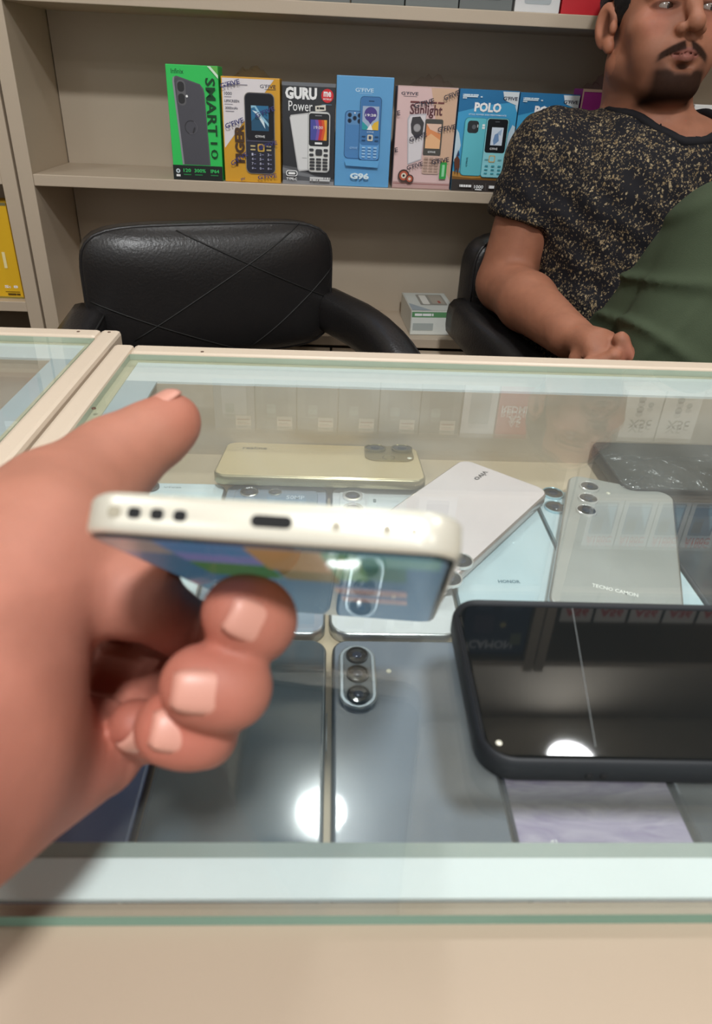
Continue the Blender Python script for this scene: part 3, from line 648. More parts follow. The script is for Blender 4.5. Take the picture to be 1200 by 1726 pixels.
for i in range(5):
    x = 0.562 + i * 0.0835
    plain_carton(x, x + 0.076, 0.118, SHELF[4], 'white-topped carton with large red model digits, %s in the right bay' % ORD[i], '2b2f33',
                 [('rect', 0, .52, 1, 1, ink('d9d4cc')), ('rrect', .25, .02, .75, .55, .06, ink('30363c')), ('text', ['A56', 'A56', 'A56', 'A36', 'A36'][i], .12, .64, .88, .86, ink('c8333c'), .05)], 'red digit cartons in the right bay')
plain_carton(0.335, 0.492, 0.226, SHELF[4], 'large dark blue display carton with white lettering in the middle bay', '2c4164',
             [('text', 'CAMON', .12, .80, .80, .92, ink('e4e8ee'), .03), ('rect', .75, .70, .92, .86, ink('7a8470')), ('rect', .15, .45, .45, .7, ink('50506a')), ('rect', .15, .12, .4, .38, ink('4a5a78')), ('rect', .55, .12, .85, .38, ink('4a5a78')), ('disc', .6, .58, .05, ink('c9c08a'))])
for i in range(7):
    x = -0.45 + i * 0.108
    plain_carton(x, x + 0.082, 0.150, SHELF[3], 'pale blue phone carton, %s from the left two shelves up' % ORD[i], ['9fc2d6', 'b8c9d0', 'd6cfc4', '86a9c2', 'c3b7d0', 'a7c7b8', 'cfd5d8'][i], [('rrect', .2, .1, .8, .78, .06, ink('3d5a74')), ('rrect', .27, .5, .5, .72, .06, ink('1f2c3c')), ('rect', .2, .84, .8, .92, ink('e8e6e0'))], 'pale cartons two shelves up')
for i in range(6):
    x = -0.44 + i * 0.118
    plain_carton(x, x + 0.082, 0.158, SHELF[4], 'tall carton, %s from the left on the shelf under the top board' % ORD[i], ['3f7fb0', 'd8d4c8', '4fa58a', 'c9843c', '6d6f9a', 'd5d9dc'][i], [('rrect', .22, .12, .78, .74, .06, ink('25303c')), ('rect', .25, .82, .75, .92, ink('ececea'))], 'tall cartons under the top board')

# ------------------------------------------------------------------ phones
LENS = mat('lens_glass', '10141a', 0.08, 0, 0.6, coat=0.8); STEEL = mat('polished_steel', 'c9ccce', 0.2, 1.0); BLACKG = mat('black_glass', '07090b', 0.03, 0, 0.6, var=0.0)
def phone_mtx(x, y, z, rz=0.0, rx=0.0, ry=0.0):
    return Matrix.Translation((x, y, ZC + z)) @ Matrix.Rotation(rz, 4, 'Z') @ Matrix.Rotation(rx, 4, 'X') @ Matrix.Rotation(ry, 4, 'Y')
def phone(label, w, l, t, r, frame, back, mtx, group=None, name='smartphone', flat=True, panel='back_panel'):
    """flat on its screen, back upwards; origin at the centre of the underside, +y towards its top edge"""
    o = thing(name, label, 'phone', group=group, mtx=mtx)
    e = 0.0012
    b = MB(); rings = [rring(w, l, r, 0, e), rring(w, l, r, 0.0004, e * .4), rring(w, l, r, e, 0), rring(w, l, r, t - e, 0), rring(w, l, r, t - 0.0004, e * .4), rring(w, l, r, t, e)]
    b.loft(rings).build('frame', frame, o, True, angle=40)
    b = MB(); b.loft([rring(w, l, r, t - 0.0002, e * 0.9), rring(w, l, r, t + 0.00015, e * 1.1), rring(w, l, r, t + 0.0003, e * 1.6)]).build(panel, back, o, True, angle=35)
    k = MB(); k.loft([rring(0.0016, 0.022, 0.0008, z, 0, 3) for z in (0, 0.0005)]).build('side_button', frame, o, True, mtx=Matrix.Translation((w / 2 + 0.0004, l * 0.14, t / 2 - 0.0002)) @ Matrix.Rotation(math.pi / 2, 4, 'Y'))
    return o
def lens(o, x, y, r, z, ring=STEEL, h=0.0016, glass=None, par=None, rim=0.82):
    g = MB(); g.lathe([(r, 0), (r, h), (r * (rim + .05), h + 0.0002), (r * rim, h - 0.0003)], c=(x, y, z), cap=False, n=26)
    a = g.build('lens_ring', ring, o, True, angle=40)
    MB().lathe([(r * rim, h - 0.0004), (r * rim * 0.5, h - 0.0002), (0.0001, h - 0.0001)], c=(x, y, z), n=22, cap=False).build('lens', glass or LENS, a, True)
    MB().lathe([(r * 0.42, h - 0.0001), (r * 0.36, h + 0.00002), (0.0001, h + 0.00004)], c=(x, y, z), n=16, cap=False).build('lens_core', mat('lens_core', '2a3346', 0.1, 0.3), a, True)
    return a
def island(o, x, y, w, l, r, z, h, m):
    return MB().loft([rring(w, l, r, z, 0, 7, x, y), rring(w, l, r, z + h * .7, 0, 7, x, y), rring(w, l, r, z + h, h * .4, 7, x, y)]).build('camera_island', m, o, True, angle=40)
def flash(o, x, y, z, r=0.0022):
    MB().lathe([(r, 0), (r, 0.0003), (r * .5, 0.0005), (0.0001, 0.0005)], c=(x, y, z), n=14, cap=False).build('flash', mat('flash_lens', 'e8e4d2', 0.2), o, True)
def lettering(o, s, x, y, w, h, z, m, rot=0, bold=0.01, name='lettering'):
    p = Print(1, 1, 0.00008); W, H = (w, h) if rot in (0, 180) else (h, w)
    p.text(s, x - W / 2, y - H / 2, x + W / 2, y + H / 2, m, bold, rot)
    return p.build(name, o, Matrix.Translation((0, 0, z)))
PW, PL, PT = 0.0742, 0.1600, 0.0078
ZF = -0.2730 + 0.0001
rows_y = (0.2815 - PL / 2, 0.4440 - 0.158 / 2)
pearl = mat('pearl_white_back', 'dfe3e6', 0.18, 0, 0.5, coat=0.4); silverf = mat('silver_frame', 'b9bcbe', 0.28, 0.9)
TOPZ = PT + 0.0003
# front row
blue = phone('dark blue phone in the front row, mostly under the hand', PW, PL, PT, .009, mat('navy_frame', '2a3550', .3, .6), mat('navy_back', '36486e', .22, 0, .5, coat=.5, var=.15, vscale=30), phone_mtx(-0.1115, rows_y[0], ZF))
lens(blue, -0.022, 0.062, 0.008, TOPZ); lens(blue, -0.022, 0.040, 0.008, TOPZ)
dark = phone('glossy dark slate phone with a thin light rim, front row beside the hand', PW, PL, PT, .009, mat('pale_steel_frame', '8f959a', .3, .8), mat('slate_gloss', '46535c', .12, 0, .5, coat=.8, var=.18, vscale=26), phone_mtx(-0.0352, rows_y[0], ZF))
lens(dark, -0.022, 0.060, 0.009, TOPZ); lens(dark, -0.022, 0.036, 0.009, TOPZ); flash(dark, -0.006, 0.06, TOPZ)
gc = phone('slate grey phone with three lenses in an oval light-rimmed island', PW, PL, PT, .008, mat('graphite_frame', '5a6068', .3, .7), mat('slate_blue_back', '757e8b', .2, 0, .5, coat=.5, var=.07, vscale=22), phone_mtx(0.0422, rows_y[0], ZF))
il = MB().loft([rring(0.0190, 0.0430, 0.0094, TOPZ, 0, 9, -0.0243, 0.0520), rring(0.0190, 0.0430, 0.0094, TOPZ + 0.0020, 0, 9, -0.0243, 0.0520), rring(0.0190, 0.0430, 0.0094, TOPZ + 0.0026, 0.0008, 9, -0.0243, 0.0520)]).build('camera_island', mat('pale_blue_steel', 'aab4bd', .25, .7), gc, True, angle=40)
MB().loft([rring(0.0190, 0.0430, 0.0094, TOPZ + 0.0026, 0.0022, 9, -0.0243, 0.0520), rring(0.0190, 0.0430, 0.0094, TOPZ + 0.0028, 0.0026, 9, -0.0243, 0.0520)]).build('island_top', mat('island_grey', '62696f', .25, .2), il, True, angle=40)
for y in (0.0650, 0.0520, 0.0385): lens(gc, -0.0243, y, 0.0058, TOPZ + 0.0028, mat('black_ring', '24282c', .3, .6), 0.0008)
flash(gc, -0.0080, 0.0570, TOPZ, 0.0014)
def streak_mat():
    m = mat('lilac_back', 'b7a9c9', .42, 0, .3); nt = m.node_tree; b = nt.nodes['Principled BSDF']
    tc = nt.nodes.new('ShaderNodeTexCoord'); mp = nt.nodes.new('ShaderNodeMapping'); mp.inputs['Rotation'].default_value = (0, 0, .6); mp.inputs['Scale'].default_value = (22, 90, 1)
    n = nt.nodes.new('ShaderNodeTexNoise'); n.inputs['Scale'].default_value = 1.6; n.inputs['Detail'].default_value = 5; n.inputs['Distortion'].default_value = 1.5
    cr = nt.nodes.new('ShaderNodeValToRGB'); cr.color_ramp.elements[0].color = lin('9f8fb8') + [1]; cr.color_ramp.elements[1].color = lin('d3c9dd') + [1]; cr.color_ramp.elements[0].position = .3; cr.color_ramp.elements[1].position = .7
    nt.links.new(tc.outputs['Object'], mp.inputs[0]); nt.links.new(mp.outputs[0], n.inputs['Vector']); nt.links.new(n.outputs['Fac'], cr.inputs[0]); nt.links.new(cr.outputs[0], b.inputs['Base Color']); return m
lil = phone('lilac streaked phone in the front row under the big black phone', PW, PL, PT, .008, mat('dark_lilac_frame', '3d4160', .3, .6), streak_mat(), phone_mtx(0.1171, rows_y[0], ZF))
lettering(lil, 'realme', -0.0227, -0.0470, 0.0262, 0.0046, TOPZ + .0001, ink('eeeaf2'), 90); lens(lil, -0.022, 0.06, 0.009, TOPZ)
dg = phone('dark grey phone in the front row at the right edge', PW, PL, PT, .008, mat('graphite_frame', '5a6068', .3, .7), mat('charcoal_back', '4b525a', .25, 0, .5, coat=.4), phone_mtx(0.1930, rows_y[0], ZF))
lens(dg, -0.022, 0.06, 0.009, TOPZ)
# second row
q = rows_y[1]; L2 = 0.158
wl = phone('pale white phone in the second row behind the thumb', PW, L2, PT, .009, silverf, mat('cool_white_back', 'd3e3e8', .2, 0, .5, coat=.4), phone_mtx(-0.1110, q, ZF))
lens(wl, -0.0170, 0.0705, 0.0064, TOPZ, mat('black_ring', '24282c', .3, .6)); lens(wl, -0.0170, 0.052, 0.0064, TOPZ); lettering(wl, 'vivo', -0.0015, 0.0718, 0.013, 0.0022, TOPZ + .0001, ink('8a979c'))
gb = phone('grey-blue phone with two square lenses in the second row behind the held phone', PW, L2, PT, .009, mat('pale_steel_frame', '8f959a', .3, .8), mat('grey_blue_back', '8e9dae', .2, 0, .5, coat=.4), phone_mtx(-0.0362, q, ZF))
isl = island(gb, 0.0, 0.0545, 0.060, 0.036, 0.009, TOPZ, 0.0016, mat('island_blue', '8798ab', .2, .1, coat=.4))
for (x, y, r) in ((-0.0195, 0.0640, 0.0066), (-0.0010, 0.0645, 0.0048)): lens(gb, x, y, r, TOPZ + .0016, STEEL, 0.001)
lettering(gb, '50MP', 0.0140, 0.0585, 0.013, 0.0050, TOPZ + .0018, ink('b9c4d0')); 
sw = phone('pearl white phone with rounded lower corners under the held phone', PW, L2, PT, .011, silverf, pearl, phone_mtx(0.0404, q, ZF))
isl = island(sw, -0.0215, 0.0450, 0.0190, 0.058, 0.009, TOPZ, 0.0012, pearl)
for y in (0.0618, 0.0440): lens(sw, -0.0215, y, 0.0074, TOPZ + .0012, mat('bright_ring', 'e6e4e2', .2, .5), 0.0018, rim=.72)
MB().loft([rring(0.0022, 0.0044, 0.0008, TOPZ, 0, 4, -0.0055, 0.0590), rring(0.0022, 0.0044, 0.0008, TOPZ + .0004, 0, 4, -0.0055, 0.0590)]).build('flash', mat('flash_grey', '7d8186', .3), sw, True)
ICE = mat('ice_blue_back', 'c6dce4', .18, 0, .5, coat=.5, var=.05, vscale=10); ICEF = mat('ice_blue_frame', '9fc0cc', .25, .7)
ha = phone('ice blue phone lettered near its lower end, under the pale pink phone', PW, L2, PT, .009, ICEF, ICE, phone_mtx(0.1160, q, ZF))
hx, hy = pz(858, 981, -0.265)[:2]; lettering(ha, 'HONOR', hx - 0.1160, hy - q, 0.0136, 0.0030, TOPZ + .0001, ink('4a6c7a'), 0, .02)
lens(ha, -0.022, 0.06, 0.008, TOPZ)
hb = phone('ice blue phone beneath the silver phone, its lens pair showing', PW, L2, PT, .009, ICEF, ICE, phone_mtx(0.1914, q, ZF))
for (X, Y) in ((932, 832), (936, 855)):
    a = pz(X, Y, -0.264); lens(hb, a[0] - 0.1914, a[1] - q, 0.0080, TOPZ, mat('ice_ring', 'b9dbe6', .2, .6), 0.0018, rim=.9)
dr_ = phone('dark phone in the second row at the right edge, reflecting the cartons', PW, L2, PT, .009, mat('graphite_frame', '5a6068', .3, .7), mat('deep_grey_gloss', '33383c', .08, 0, .5, coat=.8), phone_mtx(0.2670, q, ZF))
lens(dr_, -0.022, 0.06, 0.009, TOPZ)
# lying on top of the rows
Z2 = ZF + TOPZ + 0.0002
rz = math.atan2(-0.772, -0.636) - math.pi / 2
vv = phone('pale pinkish white phone lying askew across the rows, beside the held phone', 0.0735, 0.1610, 0.0076, .010, mat('rose_silver_frame', 'c9b9b4', .25, .7), mat('blush_white_back', 'e6d9da', .2, 0, .5, coat=.5, var=.03, vscale=12), phone_mtx(0.0835, 0.3885, Z2 + 0.0022, rz, 0.0, 0.0))
lettering(vv, 'vivo', 0.0118, -0.0650, 0.0165, 0.0050, 0.0081, ink('4a4547'), 90, .01)
def on_phone(o, X, Y, z):
    a = o.matrix_world.inverted() @ (Vector((0, 0, ZC)) + Vector(pz(X, Y, z))); return a.x, a.y
bpy.context.view_layer.update()
vl = [on_phone(vv, 776, 946, -0.2535), on_phone(vv, 757, 976, -0.2535)]
for c in vl: lens(vv, c[0], c[1], 0.0078, 0.0081, mat('bright_ring', 'e6e4e2', .2, .5), 0.0018, rim=.9)
isl = island(vv, -0.017, 0.0535, 0.034, 0.044, 0.009, 0.0079, 0.0004, mat('blush_white_back', 'e6d9da'))
def brushed():
    m = mat('brushed_silver_back', 'b4b6b2', .3, 0.35, .5, coat=.5, var=.1, vscale=9); return m
tc_ = phone('silver grey phone with three stacked lenses lying askew at the right', 0.0745, 0.1630, 0.0076, .010, silverf, brushed(), phone_mtx(0.1905, 0.3640, Z2 + 0.0020, -math.atan2(.355, .935)))
bpy.context.view_layer.update()
for (X, Y) in ((993, 822), (991, 842), (988, 862)):
    c = on_phone(tc_, X, Y, -0.2545); lens(tc_, c[0], c[1], 0.0070, 0.0079, mat('bright_ring', 'e6e4e2', .2, .5), 0.0018, rim=.88)
c = on_phone(tc_, 1036, 996, -0.255); lettering(tc_, 'TECNO CAMON', c[0], c[1], 0.026, 0.0034, 0.0081, ink('f0efe8'), 0, .02)
c = on_phone(tc_, 1025, 832, -0.255); flash(tc_, c[0], c[1], 0.0079, 0.0016)
# gold phone: far long edge on the tray floor, near edge on the row
_gx = 0.0002 
tilt = -0.154
gm = phone_mtx(-0.0045, 0.4660, -0.2635, -math.pi / 2 - 0.012, 0.0, tilt)
gd = phone('champagne gold phone lying sideways at the back of the tray', 0.0750, 0.1545, 0.0078, .010, mat('gold_frame', 'b5a98a', .3, .7), mat('champagne_back', 'd9c49a', .24, .15, .5, coat=.4, var=.04, vscale=9), gm)
isl = island(gd, -0.0172, 0.0530, 0.0345, 0.0385, 0.010, TOPZ, 0.0012, mat('gold_island', '8f7e54', .25, .3, coat=.4))
bpy.context.view_layer.update()
for (X, Y) in ((632, 759), (677, 759)):
    c = on_phone(gd, X, Y, -0.2590); lens(gd, c[0], c[1], 0.0086, TOPZ + .0012, mat('olive_ring', '8f835c', .25, .6), 0.0016, rim=.88)
c = on_phone(gd, 655, 774, -0.2565); MB().lathe([(.0052, 0), (.0050, .0003), (.0044, .0003), (.0042, 0)], c=(c[0], c[1], TOPZ + .0012), n=24, cap=False).build('sensor_ring', mat('olive_ring', '8f835c', .25, .6), gd, True)
c = on_phone(gd, 690, 775, -0.2565); flash(gd, c[0], c[1], TOPZ + .0012, .0019)
c = on_phone(gd, 430, 757, -0.2598); lettering(gd, 'realme', c[0], c[1], 0.0190, 0.0058, TOPZ + .0001, ink('5f5236'), 90, .01)
# wrapped black phone at the rear right
bw = phone('black phone in a wrinkled clear sleeve at the rear right of the tray', 0.0780, 0.1600, 0.0105, .010, mat('black_plastic', '15181c', .4), mat('black_back', '2c3a40', .25, 0, .5, coat=.3), phone_mtx(0.2980, 0.4690, ZF + TOPZ + 0.0012, -math.pi / 2 + 0.01))
def wrinkle_sheet(w, l, z, seed):
    rnd = np.random.RandomState(seed); nx, ny = 26, 44; v = []; f = []
    ph_ = rnd.rand(8) * 6; kx = rnd.randn(8) * 120; ky = rnd.randn(8) * 90
    for j in range(ny):
        for i in range(nx):
            x = -w / 2 + w * i / (nx - 1); y = -l / 2 + l * j / (ny - 1)
            e = min(i, nx - 1 - i, 3) / 3 * min(j, ny - 1 - j, 3) / 3
            hh = sum(abs(math.sin(kx[k] * x + ky[k] * y + ph_[k])) ** 6 for k in range(8)) * 0.0005
            v.append((x, y, z + 0.0003 + e * hh))
    for j in range(ny - 1):
        for i in range(nx - 1): f.append((j * nx + i, j * nx + i + 1, (j + 1) * nx + i + 1, (j + 1) * nx + i))
    return MB().add(v, f)
wrinkle_sheet(0.079, 0.162, 0.0110, 5).build('clear_sleeve', FILM, bw, True)
# the big black phone in a case, lying on the glass, screen up
BLK = mat('black_rubber', '1b1e22', .55, 0, .4); 
ax, ay = pz(760, 1016, -0.1938)[:2]
bl = thing('smartphone', 'big black phone in a rubber case lying screen up on the glass', 'phone', mtx=phone_mtx(0.1395, 0.1895, -0.2044, -0.012))
BW_, BH_ = 0.1720, 0.0830
MB().loft([rring(BW_, BH_, .0125, 0, .002), rring(BW_, BH_, .0125, .002, 0), rring(BW_, BH_, .0125, .0088, 0), rring(BW_, BH_, .0125, .0108, .0007), rring(BW_, BH_, .0125, .0112, .0016), rring(BW_, BH_, .0125, .0104, .0026), rring(BW_, BH_, .0125, .0096, .0030)]).build('case', BLK, bl, True, angle=50)
MB().loft([rring(BW_, BH_, .011, .0094, .0031), rring(BW_, BH_, .011, .0099, .0034), rring(BW_, BH_, .011, .0101, .0040)]).build('screen', mat('screen_glass', '141718', .035, 0, .5, var=.25, vscale=16), bl, True, angle=40)
MB().lathe([(.0011, .0101), (.0009, .0104), (.0001, .0104)], c=(-0.0785, -0.0330, 0), n=12, cap=False).build('chip_mark', mat('flash_lens', 'e8e4d2', 0.2), bl, True)
for x in (-0.0490, -0.0440): MB().lathe([(.0015, 0), (.0011, .0006), (.0004, .0006)], n=12, cap=True).build('speaker_hole', mat('hole_black', '050506', .8), bl, True, mtx=Matrix.Translation((x, -BH_ / 2 + 0.0001, .0048)) @ Matrix.Rotation(math.pi / 2, 4, 'X'))
MB().tube([(-0.0330, 0.0375, .01015), (-0.0455, -0.034, .01015)], 0.00012, n=5).build('scratch', mat('scratch_grey', '8a8f90', .4), bl)
pa = MB(); pa.add([(x, y, z) for x, y, z in ((0.030, -0.0424, .0040), (0.086, -0.0424, .0030), (0.086, -0.0424, .0090), (0.036, -0.0424, .0085))], [(0, 1, 2, 3)]); pa.build('frame_window', mat('teal_frame', '6a8f8c', .3, .5), bl)

# left counter: what its glass lets through
lp = phone('brown phone lying under the glass of the left counter', PW, PL, PT, .009, mat('bronze_frame', '7d6a58', .3, .6), mat('brown_back', '8a6a58', .3), phone_mtx(-0.285, 0.4450, ZF, 0.2))
lens(lp, -0.022, 0.06, 0.009, TOPZ); lens(lp, -0.022, 0.04, 0.009, TOPZ)
lp = phone('dull red phone lying under the glass of the left counter', PW, PL, PT, .009, mat('bronze_frame', '7d6a58', .3, .6), mat('dull_red_back', '9a5a50', .3), phone_mtx(-0.375, 0.4350, ZF, -0.1))
lens(lp, -0.022, 0.06, 0.009, TOPZ)
pk = thing('charger', 'round white charging puck in the left counter', 'charger', mtx=phone_mtx(-0.276, 0.4620, ZF + TOPZ + 0.0003))
MB().lathe([(.014, 0), (.015, .001), (.015, .005), (.0135, .0062), (.0001, .0063)], n=30).build('puck', mat('puck_white', 'e8e4dc', .4), pk, True, angle=40)
MB().lathe([(.009, .0062), (.0088, .0066), (.0075, .0066), (.0073, .0062)], n=26, cap=False).build('ring_mark', mat('puck_grey', 'b9b6b0', .4), pk, True)
# small foil mark on the left ledge: five short strokes
lm = Print(0.012, 0.005)
for i in range(5): lm.rect(i * .2, 0, i * .2 + .13, 1, ink('f4f4f0')); lm.rect(i * .2 + .04, .3, i * .2 + .09, .6, ink('b9c0c0'))
a = pz(262, 608, -0.2099); lm.build('ledge_sticker', K1, Matrix.Translation(Vector((a[0], a[1], ZC - 0.2098)) - K1.location) @ Matrix.Rotation(1.1, 4, 'Z'))

# ------------------------------------------------------------------ chairs
def leather():
    m = mat('black_leather', '252323', .34, 0, .5, var=.15, vscale=12, bump=.25, bscale=260); nt = m.node_tree
    return m
LEA = leather(); STITCH = mat('stitch_thread', '1d1c1b', .6); CHROME = mat('chrome_steel', 'b8babc', .18, 1.0); BLACKP = mat('black_nylon', '1a1b1d', .5)
def se(phi, n):                                   # superellipse radius at angle
    c, s_ = abs(math.cos(phi)), abs(math.sin(phi)); return (c ** n + s_ ** n) ** (-1 / n)
def chair(label, cx, cy, cz, yaw, W, H, seat_z, arms=(1, 1), seams=()):
    """cx, cy, cz: centre of the backrest; faces -y turned by yaw"""
    t = thing('office_chair', label, 'chair', (cx, cy, 0), yaw); z0 = ZC + cz; n = 5.6; K = 72; T_ = 0.052; bul = 0.020
    def ysurf(x, z):
        r = ((abs(x) / (W / 2)) ** n + (abs(z) / (H / 2)) ** n) ** (1 / n); r = min(1, r)
        return -bul * (1 - r ** 3.2) - 0.010 * max(0, 1 - r ** 8)
    rings = []
    for y, k in ((T_, .90), (T_ - .006, .965), (T_ - .018, 1.0), (0.006, 1.0), (0.0005, .992)):
        rings.append([(W / 2 * k * se(a, n) * math.cos(a), y, z0 + H / 2 * k * se(a, n) * math.sin(a)) for a in [2 * math.pi * i / K for i in range(K)]])
    for k in (.985, .97, .94, .9, .84, .76, .66, .54, .4, .25, .1, .01):
        rings.append([(W / 2 * k * se(a, n) * math.cos(a), ysurf(W / 2 * k * se(a, n) * math.cos(a), H / 2 * k * se(a, n) * math.sin(a)), z0 + H / 2 * k * se(a, n) * math.sin(a)) for a in [2 * math.pi * i / K for i in range(K)]])
    bk = MB().loft(rings).build('backrest', LEA, t, True)
    ring = [(W / 2 * .992 * se(a, n) * math.cos(a), 0.001, z0 + H / 2 * .992 * se(a, n) * math.sin(a)) for a in [2 * math.pi * i / K for i in range(K + 1)]]
    MB().tube(ring, .0030, n=7, cap=False).build('piping', LEA, bk, True)
    for i, (p, q) in enumerate(seams):
        pts = []
        for j in range(19):
            x = (p[0] + (q[0] - p[0]) * j / 18) * W; z = (p[1] + (q[1] - p[1]) * j / 18) * H; pts.append((x, ysurf(x, z) - 0.0003, z0 + z))
        MB().tube(pts, .0012, n=5).build('seam', STITCH, bk, True)
    MB().box(-W * .36, T_ - .002, z0 - H * .36, W * .36, T_ + .010, z0 + H * .36, b=.004).build('back_plate', BLACKP, t)
    zs_ = ZC + seat_z
    MB().loft([rring(.46, .45, .06, zs_ - .085, .02, 7, 0, -.245), rring(.46, .45, .06, zs_ - .06, 0, 7, 0, -.245), rring(.46, .45, .06, zs_ - .025, 0, 7, 0, -.245), rring(.46, .45, .06, zs_ - .006, .02, 7, 0, -.245), rring(.46, .45, .06, zs_, .06, 7, 0, -.245)]).build('seat', LEA, t, True)
    MB().tube([(0, T_ + .008, z0 - .02), (0, T_ + .016, zs_ + .02), (0, .0, zs_ - .092), (0, -.2, zs_ - .10)], .016, n=8).build('back_bar', BLACKP, t, True)
    for s in (-1, 1):                             # padded arms sweeping forward and down
        path = [(s * (W / 2 - .004), .020, z0 - .044, .034), (s * (W / 2 + .020), -.070, z0 - .047, .034), (s * (W / 2 + .030), -.165, z0 - .055, .034), (s * (W / 2 + .032), -.245, z0 - .080, .033), (s * (W / 2 + .030), -.300, z0 - .130, .031), (s * (W / 2 + .024), -.325, z0 - .190, .026), (s * (W / 2 + .005), -.330, zs_ - .03, .02)]
        rr = []
        for i, (x, y, z, hv) in enumerate(path):
            a = Vector(path[max(0, i - 1)][:3]); b = Vector(path[min(len(path) - 1, i + 1)][:3]); d = (b - a).normalized()
            side = Vector((1, 0, 0)) - d * d.x; side.normalize(); up = side.cross(d) * (1 if side.cross(d).z > 0 or abs(side.cross(d).z) < .5 else -1)
            if up.y > 0.2: pass
            ring_ = []
            for k in range(20):
                q = 2 * math.pi * k / 20; e = se(q, 3.6); ring_.append(tuple(Vector((x, y, z)) + side * (.029 * e * math.cos(q)) + up * (hv * e * math.sin(q))))
            rr.append(ring_)
        # smooth the path by inserting midpoints
        sm = [rr[0]]
        for i in range(len(rr) - 1):
            if i > 0 and i < len(rr) - 2:
                for f_ in (1 / 3, 2 / 3):
                    sm.append([tuple(catmull(rr[i - 1][k], rr[i][k], rr[i + 1][k], rr[i + 2][k], f_)) for k in range(20)])
            else:
                for f_ in (1 / 3, 2 / 3): sm.append([tuple(Vector(rr[i][k]).lerp(Vector(rr[i + 1][k]), f_)) for k in range(20)])
            sm.append(rr[i + 1])
        am = MB().loft(sm).build('armrest', LEA, t, True)
        MB().tube([sm[i][2] for i in range(len(sm))], .0018, n=5).build('seam', STITCH, am, True)
    MB().tube([(0, -.24, .10), (0, -.24, zs_ - .084)], .028, n=16).build('gas_lift', CHROME, t, True)
    for k in range(5):
        a = 2 * math.pi * k / 5 + .3; c, s_ = math.cos(a), math.sin(a)
        lg = MB().tube([(0, -.24, .115), (.12 * c, -.24 + .12 * s_, .10), (.235 * c, -.24 + .235 * s_, .075)], [.024, .02, .015], n=8).build('base_leg', BLACKP, t, True)
        MB().lathe([(.026, -.01), (.028, -.006), (.028, .006), (.026, .01)], n=16).build('caster', BLACKP, lg, True, mtx=Matrix.Translation((.235 * c, -.24 + .235 * s_, .0285)) @ Matrix.Rotation(a, 4, 'Z') @ Matrix.Rotation(math.pi / 2, 4, 'Y'))
    return t
def catmull(a, b, c, d, t):
    a, b, c, d = Vector(a), Vector(b), Vector(c), Vector(d)
    return 0.5 * ((2 * b) + (c - a) * t + (2 * a - 5 * b + 4 * c - d) * t * t + (3 * b - a - 3 * c + d) * t ** 3)
def sp(X, Y): return ((X - 343) / 420, -(Y - 484) / 205)
SEAMS = [(sp(285, 388), sp(552, 506)), (sp(492, 384), sp(200, 545)), (sp(141, 486), sp(380, 578)), (sp(551, 456), sp(398, 572))]
chair('empty black leather armchair with a diamond-stitched low back', -0.183, 1.100, -0.303, math.radians(20), 0.390, 0.206, -0.72, seams=SEAMS)
chair('black leather armchair in which the man sits', 0.412, 1.225, -0.305, math.radians(25), 0.400, 0.190, -0.70, seams=SEAMS)

# ------------------------------------------------------------------ the held phone
Wd = np.array([.9937, .0574, -.0913]); Wd /= np.linalg.norm(Wd); Ld = np.array([.0379, .278, .960]); Ld -= Wd * (Wd @ Ld); Ld /= np.linalg.norm(Ld); Nd = np.cross(Wd, Ld)
HL, HT, HW = 0.157, 0.0080, 0.0750
Zb = 0.1290; P0 = np.array([(441 - 600) / FPX * Zb, (914 - 800) / FPX * Zb, Zb]) + Ld * HL / 2
rot = np.stack([CM.T @ Wd, CM.T @ Ld, CM.T @ Nd], 1); org = CM.T @ P0 + np.array([0, 0, ZC])
hm = Matrix([[*rot[0], org[0]], [*rot[1], org[1]], [*rot[2], org[2]], [0, 0, 0, 1]])
CREAM = mat('cream_metal_frame', 'dcd7c8', .3, .35, .5)
hp = phone('thin cream-framed phone held over the counter with its charging port facing out', HW, HL, HT, .009, CREAM, mat('pale_sage_back', 'cfd6c6', .25, 0, .5), hm, name='smartphone')
MB().loft([rring(HW, HL, .0085, .0002, .0011), rring(HW, HL, .0085, -.0003, .0014), rring(HW, HL, .0085, -.0005, .0022)][::1]).build('screen', mat('held_screen_glass', '1d2a2e', .03, 0, .6, var=.1), hp, True, angle=40)
scr = Print(HW, HL, 0.00003)
def glow(h, k=.20):
    n_ = 'screen_glow_' + h
    if n_ in MATS: return MATS[n_]
    m = mat(n_, '%02x%02x%02x' % tuple(int(int(h[i:i+2], 16) * .45) for i in (0, 2, 4)), .05, 0, .5, var=.02); b_ = m.node_tree.nodes['Principled BSDF']; b_.inputs['Emission Color'].default_value = lin(h) + [1]; b_.inputs['Emission Strength'].default_value = k; return m
scr.rrect(.035, .015, .965, .985, .08, glow('456f8a'))
for r_ in ((.04, .02, .20, .12, '8d8a86'), (.20, .02, .44, .10, '4f7fa8'), (.20, .10, .44, .17, '7d7fb0'), (.20, .17, .45, .30, '4f7d4a'), (.44, .02, .66, .20, 'b08a5c'), (.46, .20, .64, .30, '7d6a3a'), (.64, .02, .74, .26, '6f9a70'), (.74, .02, .95, .10, '6f9c90'), (.74, .10, .86, .24, '3f6f62')): scr.rrect(*r_[:4], .02, glow(r_[4]))
for v_ in (.37, .50): scr.rrect(.60, v_, .86, v_ + .07, .01, glow('b89a90')); scr.rect(.62, v_ + .025, .84, v_ + .04, glow('6a5f70'))
scr.build('screen_image', hp, Matrix(((1, 0, 0, -HW / 2), (0, 1, 0, -HL / 2), (0, 0, -1, -.00052), (0, 0, 0, 1))))
HOLE = mat('hole_black', '050506', .8)
